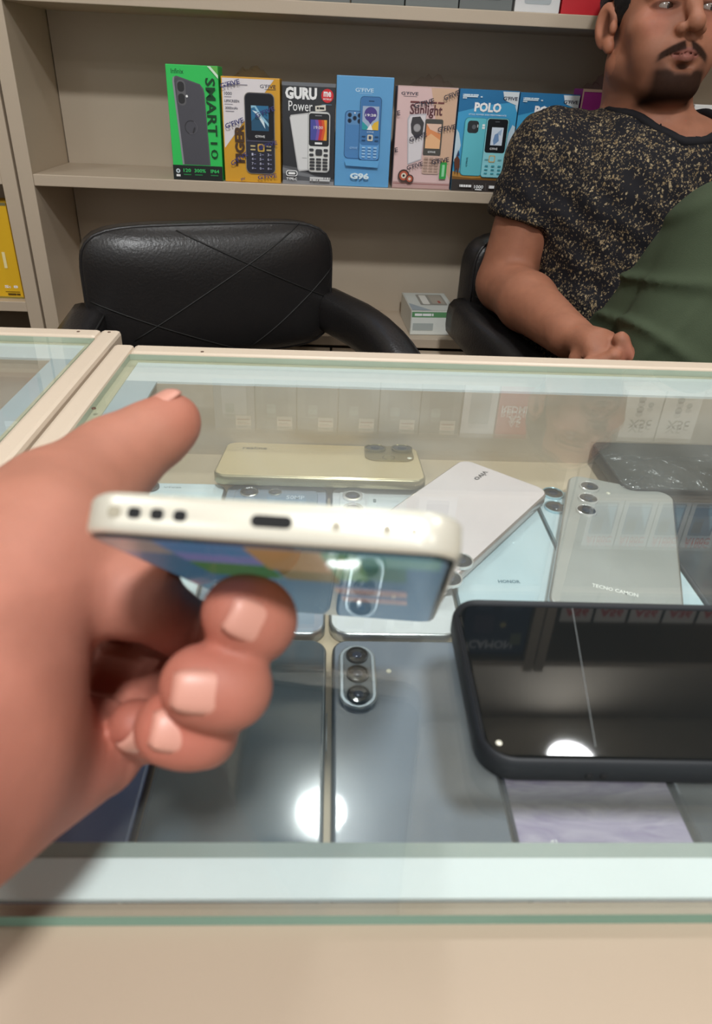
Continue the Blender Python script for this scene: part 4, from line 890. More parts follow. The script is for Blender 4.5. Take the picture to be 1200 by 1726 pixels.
def on_edge(name, x, w, h, m, z=HT / 2, r=None, proud=.00012):
    MB().loft([rring(w, h, r or min(w, h) * .49, -.0006, 0, 5), rring(w, h, r or min(w, h) * .49, proud, 0, 5)]).build(name, m, hp, True, mtx=Matrix.Translation((x, -HL / 2, z)) @ Matrix.Rotation(math.pi / 2, 4, 'X'), angle=40)
on_edge('charging_port', .0014, .0080, .0024, HOLE)
for x in (-.0293, -.0253, -.0208, -.0163): on_edge('speaker_hole', x, .0026, .0022, HOLE if x > -.028 else mat('scuffed_metal', '9a927f', .5), r=.0008)
on_edge('screw', .0137, .0019, .0019, mat('scuffed_metal', '9a927f', .5)); on_edge('screw', .0232, .0019, .0019, mat('scuffed_metal', '9a927f', .5)); on_edge('microphone_hole', .0282, .0016, .0012, mat('scuffed_metal', '9a927f', .5))

# ------------------------------------------------------------------ skin
def skin_mat(name, sat=1.0):
    m = bpy.data.materials.new(name); m.use_nodes = True; nt = m.node_tree; b = nt.nodes['Principled BSDF']
    at = nt.nodes.new('ShaderNodeAttribute'); at.attribute_name = 'tint'
    tc = nt.nodes.new('ShaderNodeTexCoord'); n = nt.nodes.new('ShaderNodeTexNoise'); n.inputs['Scale'].default_value = 60; n.inputs['Detail'].default_value = 5
    nt.links.new(tc.outputs['Object'], n.inputs['Vector'])
    mr = nt.nodes.new('ShaderNodeMapRange'); mr.inputs[3].default_value = .80; mr.inputs[4].default_value = 1.2; nt.links.new(n.outputs['Fac'], mr.inputs[0])
    mx = nt.nodes.new('ShaderNodeMix'); mx.data_type = 'RGBA'; mx.blend_type = 'MULTIPLY'; mx.inputs[0].default_value = 1
    nt.links.new(at.outputs['Color'], mx.inputs[6]); nt.links.new(mr.outputs[0], mx.inputs[7]); nt.links.new(mx.outputs[2], b.inputs['Base Color'])
    b.inputs['Roughness'].default_value = .58
    sp_ = nt.nodes.new('ShaderNodeMapRange'); sp_.inputs[1].default_value = .02; sp_.inputs[2].default_value = .2; sp_.inputs[3].default_value = .04; sp_.inputs[4].default_value = .38; nt.links.new(at.outputs['Fac'], sp_.inputs[0]); nt.links.new(sp_.outputs[0], b.inputs['Specular IOR Level'])
    b.inputs['Subsurface Weight'].default_value = .12; b.inputs['Subsurface Radius'].default_value = (1, .35, .2); b.inputs['Subsurface Scale'].default_value = .004
    n2 = nt.nodes.new('ShaderNodeTexNoise'); n2.inputs['Scale'].default_value = 420; nt.links.new(tc.outputs['Object'], n2.inputs['Vector'])
    bp = nt.nodes.new('ShaderNodeBump'); bp.inputs['Strength'].default_value = .12; bp.inputs['Distance'].default_value = .001; nt.links.new(n2.outputs['Fac'], bp.inputs['Height']); nt.links.new(bp.outputs[0], b.inputs['Normal'])
    return m
SKIN = skin_mat('skin')
NAIL = mat('fingernail', 'c68d7c', .42, 0, .5, var=.03)

# ------------------------------------------------------------------ the hand holding the phone (built in camera-aligned axes: right, down, forward)
def cpt(x, y, Z): return np.array([(x - 600) / FPX * Z, (y - 800) / FPX * Z, Z])
st = .00125
F_ = Field(np.arange(-.16, .0, st), np.arange(-.03, .11, st), np.arange(.085, .285, st))
# palm and wrist
F_.cap(cpt(-380, 1420, .125), cpt(-110, 1230, .155), .031, .031, .012)
F_.cap(cpt(-112, 1190, .162), cpt(72, 928, .188), .0280, .0215, .012)          # thenar
F_.cap(cpt(-90, 1330, .160), cpt(160, 1262, .198), .0250, .0140, .012)         # heel of the hand
F_.cap(cpt(-60, 1180, .195), cpt(70, 1040, .235), .028, .020, .012)            # palm core
F_.cap(cpt(110, 1000, .245), cpt(110, 1235, .225), .013, .012, .012); F_.cap(cpt(90, 925, .205), cpt(185, 985, .250), .015, .0135, .010); F_.chain([cpt(120, 955, .192), cpt(225, 1000, .190), cpt(315, 1062, .215)], [.0165, .0105, .0095], .008)            # knuckle row
# thumb
th = [cpt(8, 972, .190), cpt(105, 860, .210), cpt(190, 778, .232), cpt(290, 711, .246)]
F_.chain(th, [.0210, .0158, .0114, .0102], .016)
F_.ell(cpt(262, 732, .2425), (.0118, .0108, .0112), .006)
FING = []
def finger(pts, rad, k=.0016):
    G = Field(*F_.a); G.chain(pts, rad, .003)
    G.ell(pts[-1] * .6 + pts[-2] * .4, [rad[-1] * 1.05] * 3, .004)
    S = (slice(None),) * 3; F_.join(S, G.F, k); FING.append((pts, rad))
finger([cpt(165, 1000, .248), cpt(320, 1068, .228), cpt(436, 1060, .192), cpt(434, 1046, .1605), cpt(403, 1033, .158)], [.0120, .0098, .0088, .0086, .0082])
finger([cpt(110, 1110, .243), cpt(290, 1160, .222), cpt(396, 1168, .188), cpt(390, 1158, .156), cpt(332, 1154, .154)], [.0120, .0098, .0088, .0086, .0082])
finger([cpt(110, 1180, .238), cpt(250, 1225, .215), cpt(345, 1238, .186), cpt(336, 1231, .1625), cpt(282, 1226, .160)], [.0112, .0092, .0082, .0080, .0076])
finger([cpt(110, 1225, .225), cpt(190, 1240, .214), cpt(272, 1240, .204), cpt(258, 1232, .192), cpt(222, 1220, .186)], [.0100, .0080, .0072, .0068, .0060])
# flexion creases and web folds
F_.cap(cpt(225, 1075, .218), cpt(262, 1110, .214), .0012, k=.003, mode=-1)
P, Q = F_.mesh()
def hand_col(p):
    n = len(p); c = np.zeros((n, 3)); base = np.array(lin('a9705d')); pink = np.array(lin('af6b5c')); tan = np.array(lin('a8745c')); red = np.array(lin('aa5b4a'))
    a = np.clip((p[:, 1] - .0) / .09, 0, 1)[:, None]; c[:] = base * (1 - a) + pink * a
    s_ = .5 + .5 * np.sin(p[:, 0] * 95 + 1.3) * np.sin(p[:, 1] * 80 + .4) * np.sin(p[:, 2] * 70); c = c * (1 - .25 * s_[:, None]) + tan * .25 * s_[:, None]
    for pts, rad in FING + [(th, [.0098] * 4)]:
        d = np.linalg.norm(p - pts[-1], axis=1); w_ = np.clip(1 - d / .017, 0, 1)[:, None] * .75; c = c * (1 - w_) + red * w_
    return c
hand = thing('hand', 'bare left hand reaching in from the left edge, gripping the cream-framed phone', 'hand', (0, 0, 0))
rotC = Matrix([[*CM.T[0], 0], [*CM.T[1], 0], [*CM.T[2], ZC], [0, 0, 0, 1]])
hand.matrix_world = rotC
mesh_from(P, Q, 'palm_and_fingers', SKIN, hand, hand_col, 2)
def nail(parent, c, d, nrm, w, l, rad, m=NAIL, name='fingernail'):
    """curved plate at c along d, facing nrm"""
    d = Vector(d).normalized(); nrm = Vector(nrm); nrm = (nrm - d * nrm.dot(d)).normalized(); s_ = d.cross(nrm); c = Vector(c)
    nx, ny = 11, 9; v = []; f = []
    for j in range(ny):
        t_ = -1 + 2 * j / (ny - 1); ww = w / 2 * (1 - .28 * abs(t_) ** 3.5)
        for i in range(nx):
            u = -1 + 2 * i / (nx - 1); x = u * ww; drop = rad - math.sqrt(max(1e-9, rad * rad - x * x)); edge = .0006 * (abs(u) ** 6 + abs(t_) ** 8)
            v.append(c + d * (t_ * l / 2) + s_ * x - nrm * (drop + edge + .0006 * t_ * t_))
    for j in range(ny - 1):
        for i in range(nx - 1): f.append((j * nx + i, j * nx + i + 1, (j + 1) * nx + i + 1, (j + 1) * nx + i))
    o = MB().add(v, f).build(name, m, parent, True); sd = o.modifiers.new('thickness', 'SOLIDIFY'); sd.thickness = .0005; sd.offset = 0; return o
def put_nail(pts, rad, toward, w, l, back=.30):
    d = pts[-1] - pts[-2]; dn = d / np.linalg.norm(d); t_ = np.asarray(toward, float); t_ = t_ - dn * (dn @ t_); t_ /= np.linalg.norm(t_)
    c = pts[-1] - d * back + t_ * rad * 1.10; nail(hand, c, dn, t_, w, l, rad * 1.35)
put_nail(FING[0][0], .0086, (.1, -.12, -1), .0088, .0122, .0); put_nail(FING[1][0], .0086, (.1, -.12, -1), .0092, .0128, .1); put_nail(FING[2][0], .0079, (.05, -.3, -1), .0092, .0104, .1); put_nail(FING[3][0], .0066, (.0, .1, -1), .0076, .0085, .0)
put_nail(th, .0098, (-.2, -1, -.35), .0122, .0128, .0)

# ------------------------------------------------------------------ the seated man
def frame3(yaw, pit, rol):
    f = np.array([math.sin(yaw), -math.cos(yaw), 0]); l = np.array([math.cos(yaw), math.sin(yaw), 0]); u = np.array([0, 0, 1.])
    f2 = f * math.cos(pit) + u * math.sin(pit); u2 = u * math.cos(pit) - f * math.sin(pit)
    return l * math.cos(rol) + u2 * math.sin(rol), f2, u2 * math.cos(rol) - l * math.sin(rol)
HLx, HFx, HUx = frame3(.05, .19, .02); HS = .90
HO = px(1024, 48, 1.11) + HS * (.078 * HLx + .005 * HFx)
def H(x, y, z):
    if z < -.03: z = -.03 + (z + .03) * .78
    return HO + HS * (x * HLx + y * HFx + z * HUx)
HR = np.array([HLx, HFx, HUx])
NECK = px(1092, 205, 1.135) + np.array([0, .01, -.03])
RS = px(926, 262, 1.105); LS = RS + np.array([.335, .035, .004])
REL = px(850, 478, 1.08); RWR = px(958, 566, .860)
LEL = LS + np.array([.06, -.10, -.27]); LWR = np.array([.66, .86, -.40])
HIPC = np.array([.47, 1.02, -.585]); RHIP = np.array([.385, .985, -.575]); LHIP = np.array([.555, 1.0, -.585])
RKN = px(1224, 404, .83); RAN = px(1046, 850, .745); LKN = np.array([.64, .66, -.58]); LAN = np.array([.64, .70, -1.10])
CH = np.array([.475, 1.075, -.19])
def grade(lo, hi, c0, c1, fine, coarse):
    out = [lo]
    while out[-1] < hi: out.append(out[-1] + (fine if c0 <= out[-1] <= c1 else coarse))
    return np.array(out)
bx = grade(.14, .86, .325, .545, .0017, .0055); by = grade(.56, 1.28, .955, 1.235, .0017, .0055); bz = grade(-1.19, .185, -.045, .185, .0017, .0055)
B = Field(bx, by, bz)
# trunk, inside the shirt
B.ell(CH, (.150, .095, .170), .03); B.ell((.465, 1.045, -.38), (.135, .100, .18), .04); B.ell(HIPC, (.165, .12, .11), .04)
B.cap(NECK, RS + np.array([.02, .01, 0]), .046, .046, .03); B.cap(NECK, LS - np.array([.02, -.01, 0]), .046, .046, .03)
# arms
B.chain([RS, REL], [.052, .042], .02); B.chain([REL, REL * .6 + RWR * .4, RWR], [.042, .042, .029], .012)
B.chain([LS, LEL, LWR], [.052, .042, .029], .02)
# his right hand, fingers hanging over his lap
hd = px(1012, 584, .800); fw = (hd - RWR) / np.linalg.norm(hd - RWR)
B.cap(RWR, hd, .027, .030, .012, sq=((.35, -.5, .8), .62))
kn = [hd + np.array([a, b, c]) for a, b, c in ((.020, -.014, .012), (.012, -.022, -.004), (.000, -.024, -.014), (-.012, -.020, -.022))]
tips = [(px(1046, 572, .775), px(1064, 602, .765)), (px(1034, 600, .765), px(1046, 632, .765)), (px(1014, 612, .765), px(1024, 642, .77)), (px(992, 614, .77), px(1000, 640, .78))]
for k_, (m_, e_) in zip(kn, tips): B.chain([k_, m_, e_], [.0098, .0088, .0076], .004)
B.chain([RWR * .4 + hd * .6 + np.array([.0, -.01, .0]), px(972, 606, .80), px(986, 628, .79)], [.012, .0100, .0085], .006)
lh = LWR + np.array([-.03, -.08, -.03]); B.cap(LWR, lh, .026, .030, .012, sq=((0, .2, 1), .6))
for i in range(4): B.chain([lh + np.array([-.024 + .016 * i, -.012, 0]), lh + np.array([-.03 + .017 * i, -.05, -.01]), lh + np.array([-.032 + .017 * i, -.075, -.028])], [.0095, .0085, .0075], .004)
B.chain([lh + np.array([-.03, .02, .0]), lh + np.array([-.055, -.02, -.005]), lh + np.array([-.06, -.045, -.015])], [.011, .0095, .008], .005)
# legs
B.chain([RHIP, RKN, RAN], [.080, .054, .036], .02); B.chain([LHIP, LKN, LAN], [.080, .056, .036], .02)
B.cap(RAN + np.array([0, .03, -.045]), RAN + np.array([.02, -.15, -.055]), .034, .026, .02); B.cap(LAN + np.array([0, .03, -.045]), LAN + np.array([.0, -.15, -.055]), .034, .026, .02)
# neck and head
B.cap(NECK + np.array([0, .0, -.02]), H(0, -.020, -.045), .062, .058, .02); B.cap(NECK + np.array([0, -.025, -.03]), H(0, .022, -.075), .050, .046, .02)
B.ell(H(0, -.012, .048), np.array([.0745, .094, .085]) * HS, .012, R=HR)
B.ell(H(0, .030, -.012), np.array([.0640, .062, .078]) * HS, .016, R=HR)
B.ell(H(0, .050, -.062), np.array([.0440, .040, .050]) * HS, .016, R=HR)
for s in (-1, 1):
    B.cap(H(s * .052, -.004, -.055), H(s * .018, .066, -.096), .020 * HS, .018 * HS, .016)
    B.ell(H(s * .046, .056, -.016), np.array([.024, .026, .022]) * HS, .014, R=HR)
    B.ell(H(s * .036, .058, -.052), np.array([.024, .024, .026]) * HS, .016, R=HR)
    B.cap(H(s * .046, .070, .029), H(s * .010, .088, .026), .0105 * HS, .011 * HS, .010)
B.ell(H(0, .074, -.098), np.array([.022, .018, .017]) * HS, .012, R=HR)
B.ell(H(0, .060, -.108), np.array([.034, .030, .020]) * HS, .014, R=HR)           # under the chin
for s in (-1, 1): B.ell(H(s * .0315, .0985, .0095), np.array([.0200, .017, .0125]) * HS, .008, -1, R=HR)
for s in (-1, 1): B.ell(H(s * .0315, .0690, .0090), np.array([.0158, .0158, .0148]) * HS, .003, R=HR)      # lids
for s in (-1, 1): B.ell(H(s * .0315, .0860, .0085), np.array([.0146, .010, .0033]) * HS, .0015, -1, R=HR)   # opening of the eye
B.chain([H(0, .086, .026), H(0, .098, .004), H(0, .112, -.016)], [.0086 * HS, .0090 * HS, .0100 * HS], .008)
B.ell(H(0, .110, -.020), np.array([.0112, .0115, .0096]) * HS, .006, R=HR)
for s in (-1, 1):
    B.ell(H(s * .0135, .098, -.0235), np.array([.0078, .0112, .0078]) * HS, .005, R=HR)
    B.ell(H(s * .0075, .107, -.0305), np.array([.0042, .0060, .0036]) * HS, .003, -1, R=HR)
B.ell(H(0, .083, -.046), np.array([.026, .012, .015]) * HS, .010, R=HR)           # upper lip volume
B.chain([H(-.022, .082, -.0585), H(-.006, .0945, -.0545), H(.006, .0945, -.0545), H(.022, .082, -.0585)], [.0030 * HS, .0058 * HS, .0058 * HS, .0030 * HS], .005)
B.chain([H(-.020, .082, -.0625), H(0, .0930, -.0660), H(.020, .082, -.0625)], [.0035 * HS, .0068 * HS, .0035 * HS], .005)
B.chain([H(-.025, .085, -.0600), H(0, .1010, -.0600), H(.025, .085, -.0600)], [.0010, .0016, .0010], .002, -1)
B.ell(H(0, .089, -.078), np.array([.014, .005, .004]) * HS, .006, -1, R=HR)
# ears
ET = frame3(.05, .19, .02)
for s in (-1, 1):
    a = np.array([HLx * math.cos(.5) * 1 - s * HFx * math.sin(.5) * -1, HFx * math.cos(.5) + s * HLx * math.sin(.5) * -1, HUx]); a[0] /= np.linalg.norm(a[0]); a[1] = np.cross(a[2], a[0])
    B.ell(H(s * .0790, -.010, .004), np.array([.0075, .0195, .0315]) * HS, .004, R=a)
    B.ell(H(s * .0755, .000, -.024), np.array([.0070, .0090, .0110]) * HS, .004, R=a)
    B.ell(H(s * .0880, -.006, .008), np.array([.0092, .0120, .0205]) * HS, .0015, -1, R=a)
    B.ell(H(s * .0860, .004, -.006), np.array([.0070, .0075, .0085]) * HS, .002, -1, R=a)
    B.ell(H(s * .0745, .008, -.002), np.array([.0055, .0060, .0090]) * HS, .003, R=a)
P, Q = B.mesh()
def loc(p): q = (p - HO) @ np.stack([HLx, HFx, HUx], 1) / HS; z = q[:, 2]; return q[:, 0], q[:, 1], np.where(z < -.03, -.03 + (z + .03) / .78, z)
def nz(p, f, s=0.0): return np.sin(p[:, 0] * f + s) * np.sin(p[:, 1] * f * 1.13 + s * 2) * np.sin(p[:, 2] * f * .94 + s * 3)
def sm_(x, a, b): t_ = np.clip((x - a) / (b - a), 0, 1); return t_ * t_ * (3 - 2 * t_)
def body_col(p):
    n = len(p); base = np.array(lin('9c674f')); c = np.tile(base, (n, 1)); x, y, z = loc(p); ax = np.abs(x)
    def mixc(w_, col):
        nonlocal c; w_ = np.clip(w_, 0, 1)[:, None]; c = c * (1 - w_) + np.array(lin(col)) * w_
    head = z > -.16
    mixc(np.where(head, sm_(-((ax - .045) ** 2 / .02 ** 2 + (z + .01) ** 2 / .025 ** 2), -1.5, 0) * (y > .02) * .35, 0), 'b86a54')
    mixc(np.where(head, sm_(-((ax - .031) ** 2 / .018 ** 2 + (z - .004) ** 2 / .014 ** 2), -1.6, -.3) * (y > .05) * .45, 0), '7c4a3c')
    mixc(np.where(head, sm_(-(((ax - .0315) / .0185) ** 2 + ((z - .0088) / .0068) ** 2), -1.2, -.7) * (y > .055) * .6, 0), '38241e')
    lip = sm_(-((x / .021) ** 2 + ((z + .061) / .0105) ** 2), -1.15, -.7) * (y > .07); mixc(np.where(head, lip * .75, 0), '9c5f58')
    nn = .5 + .5 * nz(p, 900, .4) * nz(p, 1400, .9)
    # moustache, drooping at the ends
    mc = -.0455 - 9.0 * ax ** 2 - .20 * ax; hw = .0080 - .06 * ax
    mo = sm_(hw - np.abs(z - mc), -.0030, .0022) * sm_(.0365 - ax, -.004, .004) * (y > .055) * (1 - .75 * sm_(.004 - ax, -.002, .002)); mixc(np.where(head, mo * (.9 + .1 * nn), 0), '1d1614')
    # side of the mouth down to the chin beard
    bt = -.090 + np.minimum(.024, 1.1 * np.maximum(0, ax - .012)) + .004 * nn
    be = sm_(bt - z, -.008, .009) * (1 - .55 * sm_(z + .088, 0, .012)) * sm_(z + .148, .0, .02) * (1 - sm_(ax, .032, .046)) * (y > .012); mixc(np.where(head, be * (.92 + .08 * nn), 0), '0c0808')
    so = sm_(.0050 - np.sqrt((x / 1.6) ** 2 + (z + .0775) ** 2), -.003, .002) * (y > .06); mixc(np.where(head, so * .8, 0), '2a1d19')
    st_ = sm_(-.048 - z, -.012, .02) * sm_(z + .135, 0, .02) * sm_(y, -.03, .02) * .30; mixc(np.where(head, st_, 0), '4a352b')
    # eyebrows
    bz_ = .034 - 2.2 * (ax - .030) ** 2 * 4; br = sm_(.0045 - np.abs(z - bz_), -.002, .002) * sm_(.022 - np.abs(ax - .031), -.003, .004) * (y > .05); mixc(np.where(head, br * .9, 0), '1a1412')
    ear = (ax > .068) & (y < .02) & head; mixc(ear * .35, 'c07a5c'); mixc(np.where(head & (ax > .066), sm_(-(((y + .003) / .0105) ** 2 + ((z - .004) / .0185) ** 2), -1.25, -.45) * .8, 0), '4a2a20')  # ear hollow tinted dark, its shade put into the colour
    k = np.linalg.norm(p - np.array(tips[0][1]), axis=1); mixc(sm_(.03 - k, 0, .03) * .5, 'b8705e')
    return c
man = thing('person', 'seated man with moustache and chin beard in gold-speckled black shirt, one knee drawn up', 'person', (.47, 1.02, 0))
ORG = np.array([.47, 1.02, -ZC])
mesh_from(P - ORG, Q, 'body', SKIN, man, lambda p: body_col(p + ORG), 1)
# eyes
def uv_ball(name, c, r, m, par, n=20):
    pr = [(r * math.sin(math.pi * i / n), -r * math.cos(math.pi * i / n)) for i in range(1, n)]
    return MB().lathe(pr, n=24).build(name, m, par, True, mtx=Matrix.Translation(Vector(c - ORG)))
for s in (-1, 1):
    c = H(s * .0315, .0700, .0085); e = uv_ball('eye', c, .0138 * HS, mat('eye_white', '85776e', .15, var=.02), man)
    d = HFx * .90 + HLx * .42 - HUx * .12; d /= np.linalg.norm(d); q_ = Vector(d).to_track_quat('Z', 'Y').to_matrix().to_4x4()
    MB().lathe([(.0062 * HS, .0124 * HS), (.0050 * HS, .0133 * HS), (.0001, .0140 * HS)], n=20, cap=False).build('iris', mat('iris_brown', '22130d', .08, coat=.6), e, True, mtx=Matrix.Translation(Vector(c - ORG)) @ q_)
# hair: a cap over the skull, cut at the hairline
hs_ = .0026
Hh = Field(np.arange(.34, .56, hs_), np.arange(1.0, 1.27, hs_), np.arange(.03, .23, hs_))
Hh.ell(H(0, -.016, .050), np.array([.0800, .0985, .0920]) * HS, .01, R=HR)
X, Y, Z = Hh.g((slice(None),) * 3); dx = X - HO[0]; dy = Y - HO[1]; dz = Z - HO[2]
lx = (dx * HLx[0] + dy * HLx[1] + dz * HLx[2]) / HS; ly = (dx * HFx[0] + dy * HFx[1] + dz * HFx[2]) / HS; lz = (dx * HUx[0] + dy * HUx[1] + dz * HUx[2]) / HS
hair_edge = np.maximum(ly - .034 - .55 * np.maximum(0, lz - .085), .072 - lz - 2.2 * np.maximum(0, .020 - ly) * 1.0)
side = np.minimum(np.maximum(np.maximum(ly - .036, .002 - ly), -.020 - lz), 9)      # sideburn
back = np.maximum(ly + .028, -.035 - lz)
keep = np.minimum(np.minimum(np.maximum(ly - .062 + .0, .078 - lz), side), np.minimum(back, np.maximum(ly - .012, .036 - lz)))
Hh.F = np.maximum(Hh.F, (keep * HS).astype(np.float32)) + (.0012 * np.sin(X * 900 + Z * 300) * np.sin(Y * 700 + Z * 500)).astype(np.float32)
P, Q = Hh.mesh(); mesh_from(P - ORG, Q, 'hair', mat('black_hair', '14100f', .55, 0, .4, var=.3, vscale=200, bump=.5, bscale=500), man, None, 1)

# shirt
def shirt_mat():
    m = mat('speckled_shirt', '17161a', .8, 0, .25); nt = m.node_tree; b = nt.nodes['Principled BSDF']
    tc = nt.nodes.new('ShaderNodeTexCoord')
    def specks(scale, lo, hi, thr):
        mp = nt.nodes.new('ShaderNodeMapping'); mp.inputs['Scale'].default_value = (1, 1, .8); nt.links.new(tc.outputs['Object'], mp.inputs[0])
        nw = nt.nodes.new('ShaderNodeTexNoise'); nw.inputs['Scale'].default_value = scale * 1.4; nt.links.new(mp.outputs[0], nw.inputs['Vector'])
        ad = nt.nodes.new('ShaderNodeVectorMath'); ad.operation = 'MULTIPLY_ADD'; ad.inputs[1].default_value = (.006, .006, .006); nt.links.new(nw.outputs['Color'], ad.inputs[0]); nt.links.new(mp.outputs[0], ad.inputs[2])
        v = nt.nodes.new('ShaderNodeTexVoronoi'); v.inputs['Scale'].default_value = scale; nt.links.new(ad.outputs[0], v.inputs['Vector'])
        r = nt.nodes.new('ShaderNodeMapRange'); r.inputs[1].default_value = lo; r.inputs[2].default_value = hi; r.inputs[3].default_value = 1; r.inputs[4].default_value = 0; nt.links.new(v.outputs['Distance'], r.inputs[0])
        sx = nt.nodes.new('ShaderNodeSeparateColor'); nt.links.new(v.outputs['Color'], sx.inputs[0])
        n = nt.nodes.new('ShaderNodeTexNoise'); n.inputs['Scale'].default_value = 13; n.inputs['Detail'].default_value = 3; nt.links.new(tc.outputs['Object'], n.inputs['Vector'])
        ml = nt.nodes.new('ShaderNodeMath'); ml.operation = 'MULTIPLY_ADD'; ml.inputs[1].default_value = 1.3; ml.inputs[2].default_value = thr - .65; nt.links.new(n.outputs['Fac'], ml.inputs[0])
        lt = nt.nodes.new('ShaderNodeMath'); lt.operation = 'LESS_THAN'; nt.links.new(sx.outputs[0], lt.inputs[0]); nt.links.new(ml.outputs[0], lt.inputs[1])
        mu = nt.nodes.new('ShaderNodeMath'); mu.operation = 'MULTIPLY'; nt.links.new(r.outputs[0], mu.inputs[0]); nt.links.new(lt.outputs[0], mu.inputs[1]); return mu, sx
    m1, s1 = specks(230, .14, .46, .38); m2, s2 = specks(420, .20, .5, .34)
    mxx = nt.nodes.new('ShaderNodeMath'); mxx.operation = 'MAXIMUM'; nt.links.new(m1.outputs[0], mxx.inputs[0]); nt.links.new(m2.outputs[0], mxx.inputs[1])
    cr = nt.nodes.new('ShaderNodeMix'); cr.data_type = 'RGBA'; cr.inputs[6].default_value = lin('8a7350') + [1]; cr.inputs[7].default_value = lin('bda985') + [1]; nt.links.new(s1.outputs[1], cr.inputs[0])
    mx = nt.nodes.new('ShaderNodeMix'); mx.data_type = 'RGBA'; mx.inputs[6].default_value = lin('17161b') + [1]; nt.links.new(mxx.outputs[0], mx.inputs[0]); nt.links.new(cr.outputs[2], mx.inputs[7]); nt.links.new(mx.outputs[2], b.inputs['Base Color'])
    return m
ss = .0042
T = Field(np.arange(.16, .86, ss), np.arange(.86, 1.28, ss), np.arange(-.56, .04, ss))
T.ell(CH, (.166, .112, .185), .03); T.ell((.465, 1.042, -.39), (.158, .122, .20), .05)
T.cap(NECK + np.array([0, .004, -.006]), RS + np.array([.02, .01, 0]), .056, .058, .03); T.cap(NECK + np.array([0, .004, -.006]), LS - np.array([.02, -.01, 0]), .056, .058, .03)
T.cap(NECK + np.array([0, .0, -.025]), NECK + np.array([0, .0, .012]), .072, .066, .02)
S_ = Field(*T.a); hemR = RS + (REL - RS) * .52; S_.chain([RS, hemR + (REL - RS) * .15], [.062, .061], .01)
dR = (REL - RS) / np.linalg.norm(REL - RS); dR2 = dR + np.array([.25, 0, .0]); dR2 /= np.linalg.norm(dR2)
S_.half(dR, hemR)
S2 = Field(*T.a); hemL = LS + (LEL - LS) * .52; S2.chain([LS, hemL + (LEL - LS) * .15], [.062, .060], .01); dL = (LEL - LS) / np.linalg.norm(LEL - LS); S2.half(dL, hemL)
al = (slice(None),) * 3; T.join(al, S_.F, .022); T.join(al, S2.F, .022)
X, Y, Z = T.g(al)
# neckline: an oval column round the neck is cut out, its rim gets a collar band
NX, NY, NRx, NRy = NECK[0] + .012, NECK[1] - .030, .080, .113
rim = []
for i in range(96):
    a_ = 2 * math.pi * i / 96; x = NX + NRx * math.cos(a_); y = NY + NRy * math.sin(a_)
    i0 = int(round((x - T.a[0][0]) / ss)); j0 = int(round((y - T.a[1][0]) / ss)); colz = T.F[i0, j0]; kk_ = np.nonzero(colz < 0)[0]; k0 = kk_.max() if len(kk_) else -1
    if k0 < 0 or T.a[2][k0] < NECK[2] - .12: rim.append([x, y, np.nan]); continue
    f0, f1 = colz[k0], colz[min(k0 + 1, len(colz) - 1)]
    rim.append([x, y, T.a[2][k0] + ss * (f0 / (f0 - f1) if f1 > f0 else 0)])
rim = np.array(rim); ok_ = ~np.isnan(rim[:, 2]); rim[:, 2] = np.interp(np.arange(96), np.arange(96)[ok_], rim[ok_, 2])
for _ in range(1): rim[:, 2] = (rim[:, 2] + np.roll(rim[:, 2], 1) + np.roll(rim[:, 2], -1)) / 3
ell_ = np.sqrt(((X - NX) / NRx) ** 2 + ((Y - NY) / NRy) ** 2) - 1
cut = np.maximum(ell_ * .08, NECK[2] - .16 - Z)
T.F = np.maximum(T.F, -cut.astype(np.float32))
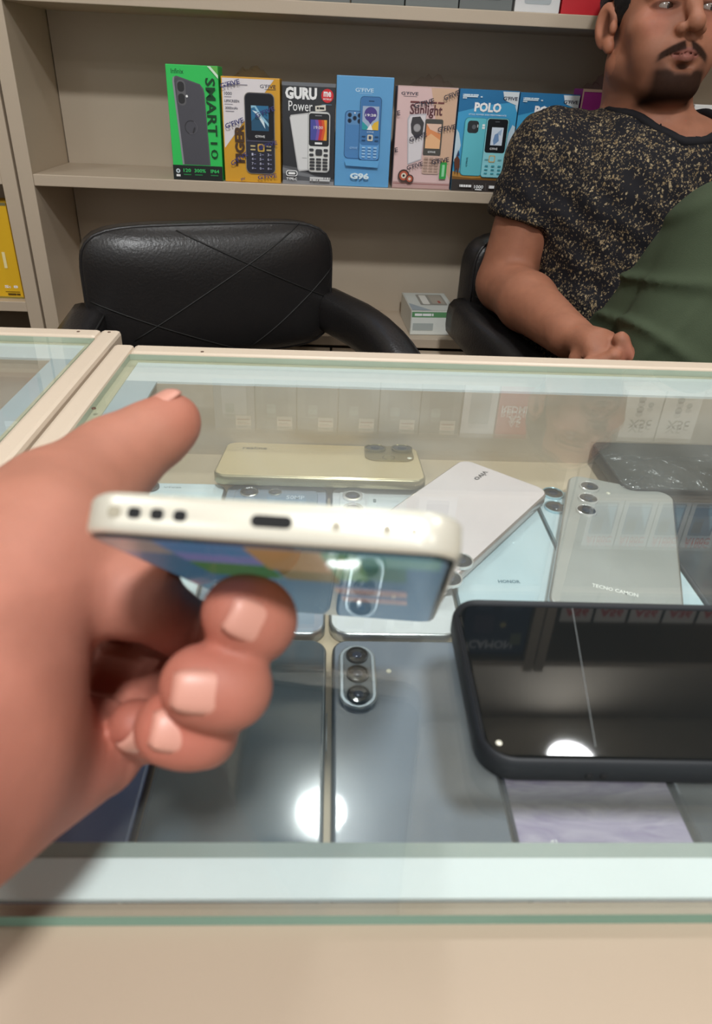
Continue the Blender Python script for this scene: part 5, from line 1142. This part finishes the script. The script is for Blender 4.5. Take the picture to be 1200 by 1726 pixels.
# drag folds towards the armpit and rolls at the waist
g1 = np.clip(1 - np.abs(Z + .36) / .20, 0, 1); g2 = np.clip(1 - np.abs(Z + .16) / .12, 0, 1)
T.F += (.0034 * g1 * np.sin(Z * 125 + X * 34 + 1.2 * np.sin(X * 25)) + .0022 * g2 * np.sin((X * .6 + Z * 1.3) * 120 + np.sin(Y * 40)) + .0012 * np.sin(X * 160 + Z * 60)).astype(np.float32)
P, Q = T.mesh(); SH = mesh_from(P - ORG, Q, 't_shirt', shirt_mat(), man, None, 4)
MB().tube([tuple(r_ - ORG + np.array([0, 0, -.0025 - .006 * max(0, (NY - .03 - r_[1]) / NRy)])) for r_ in list(rim) + [rim[0]]], .0068, n=8, cap=False).build('collar', mat('collar_black', '1a191d', .8, 0, .25), SH, True)
# trousers
def cloth(name, h):
    m = mat(name, h, .85, 0, .2, var=.08, vscale=30, bump=.25, bscale=900); return m
ts = .0042
U = Field(np.arange(.24, .78, ts), np.arange(.50, 1.20, ts), np.arange(-1.08, -.05, ts))
RK2 = RKN + np.array([0, 0, 0])
U.ell(HIPC, (.178, .135, .115), .03); U.chain([RHIP + np.array([-.0, -.03, .02]), RHIP * .5 + RKN * .5 + np.array([-.006, .0, .0]), RK2], [.094, .086, .068], .03)
U2 = Field(*U.a); U2.chain([RK2, RK2 * .6 + RAN * .4 + np.array([.0, .0, 0]), RAN + np.array([0, 0, .02])], [.068, .071, .064], .03)
U.join((slice(None),) * 3, U2.F, .003)
U.chain([LHIP, LHIP * .5 + LKN * .5, LKN], [.098, .088, .068], .03); U.chain([LKN, LAN + np.array([0, 0, .06])], [.068, .058], .02)
X, Y, Z = U.g((slice(None),) * 3)
kd = np.sqrt((X - RKN[0]) ** 2 + (Y - RKN[1]) ** 2 + (Z - RKN[2]) ** 2); g = np.clip(1 - np.abs(kd - .13) / .12, 0, 1)
cx_, cz_ = px(1120, 470, .78)[0], px(1120, 470, .78)[2]                # folds fan out from the back of the knee
an = np.arctan2(Z - cz_ + .02, X - cx_ + .10); rr = np.sqrt((X - cx_ + .10) ** 2 + (Z - cz_ + .02) ** 2)
U.F -= (.0095 * g * np.maximum(0, np.sin(an * 11 + 9 * rr + 1.5 * np.sin(Y * 15))) ** 4 + .0055 * np.maximum(0, np.sin(Z * 48 - X * 62 + 2 * np.sin(Y * 16))) ** 4 * np.clip((-.14 - Z) / .12, 0, 1)).astype(np.float32)
P, Q = U.mesh(); mesh_from(P - ORG, Q, 'trousers', cloth('olive_cloth', '434d3a'), man, None, 2)
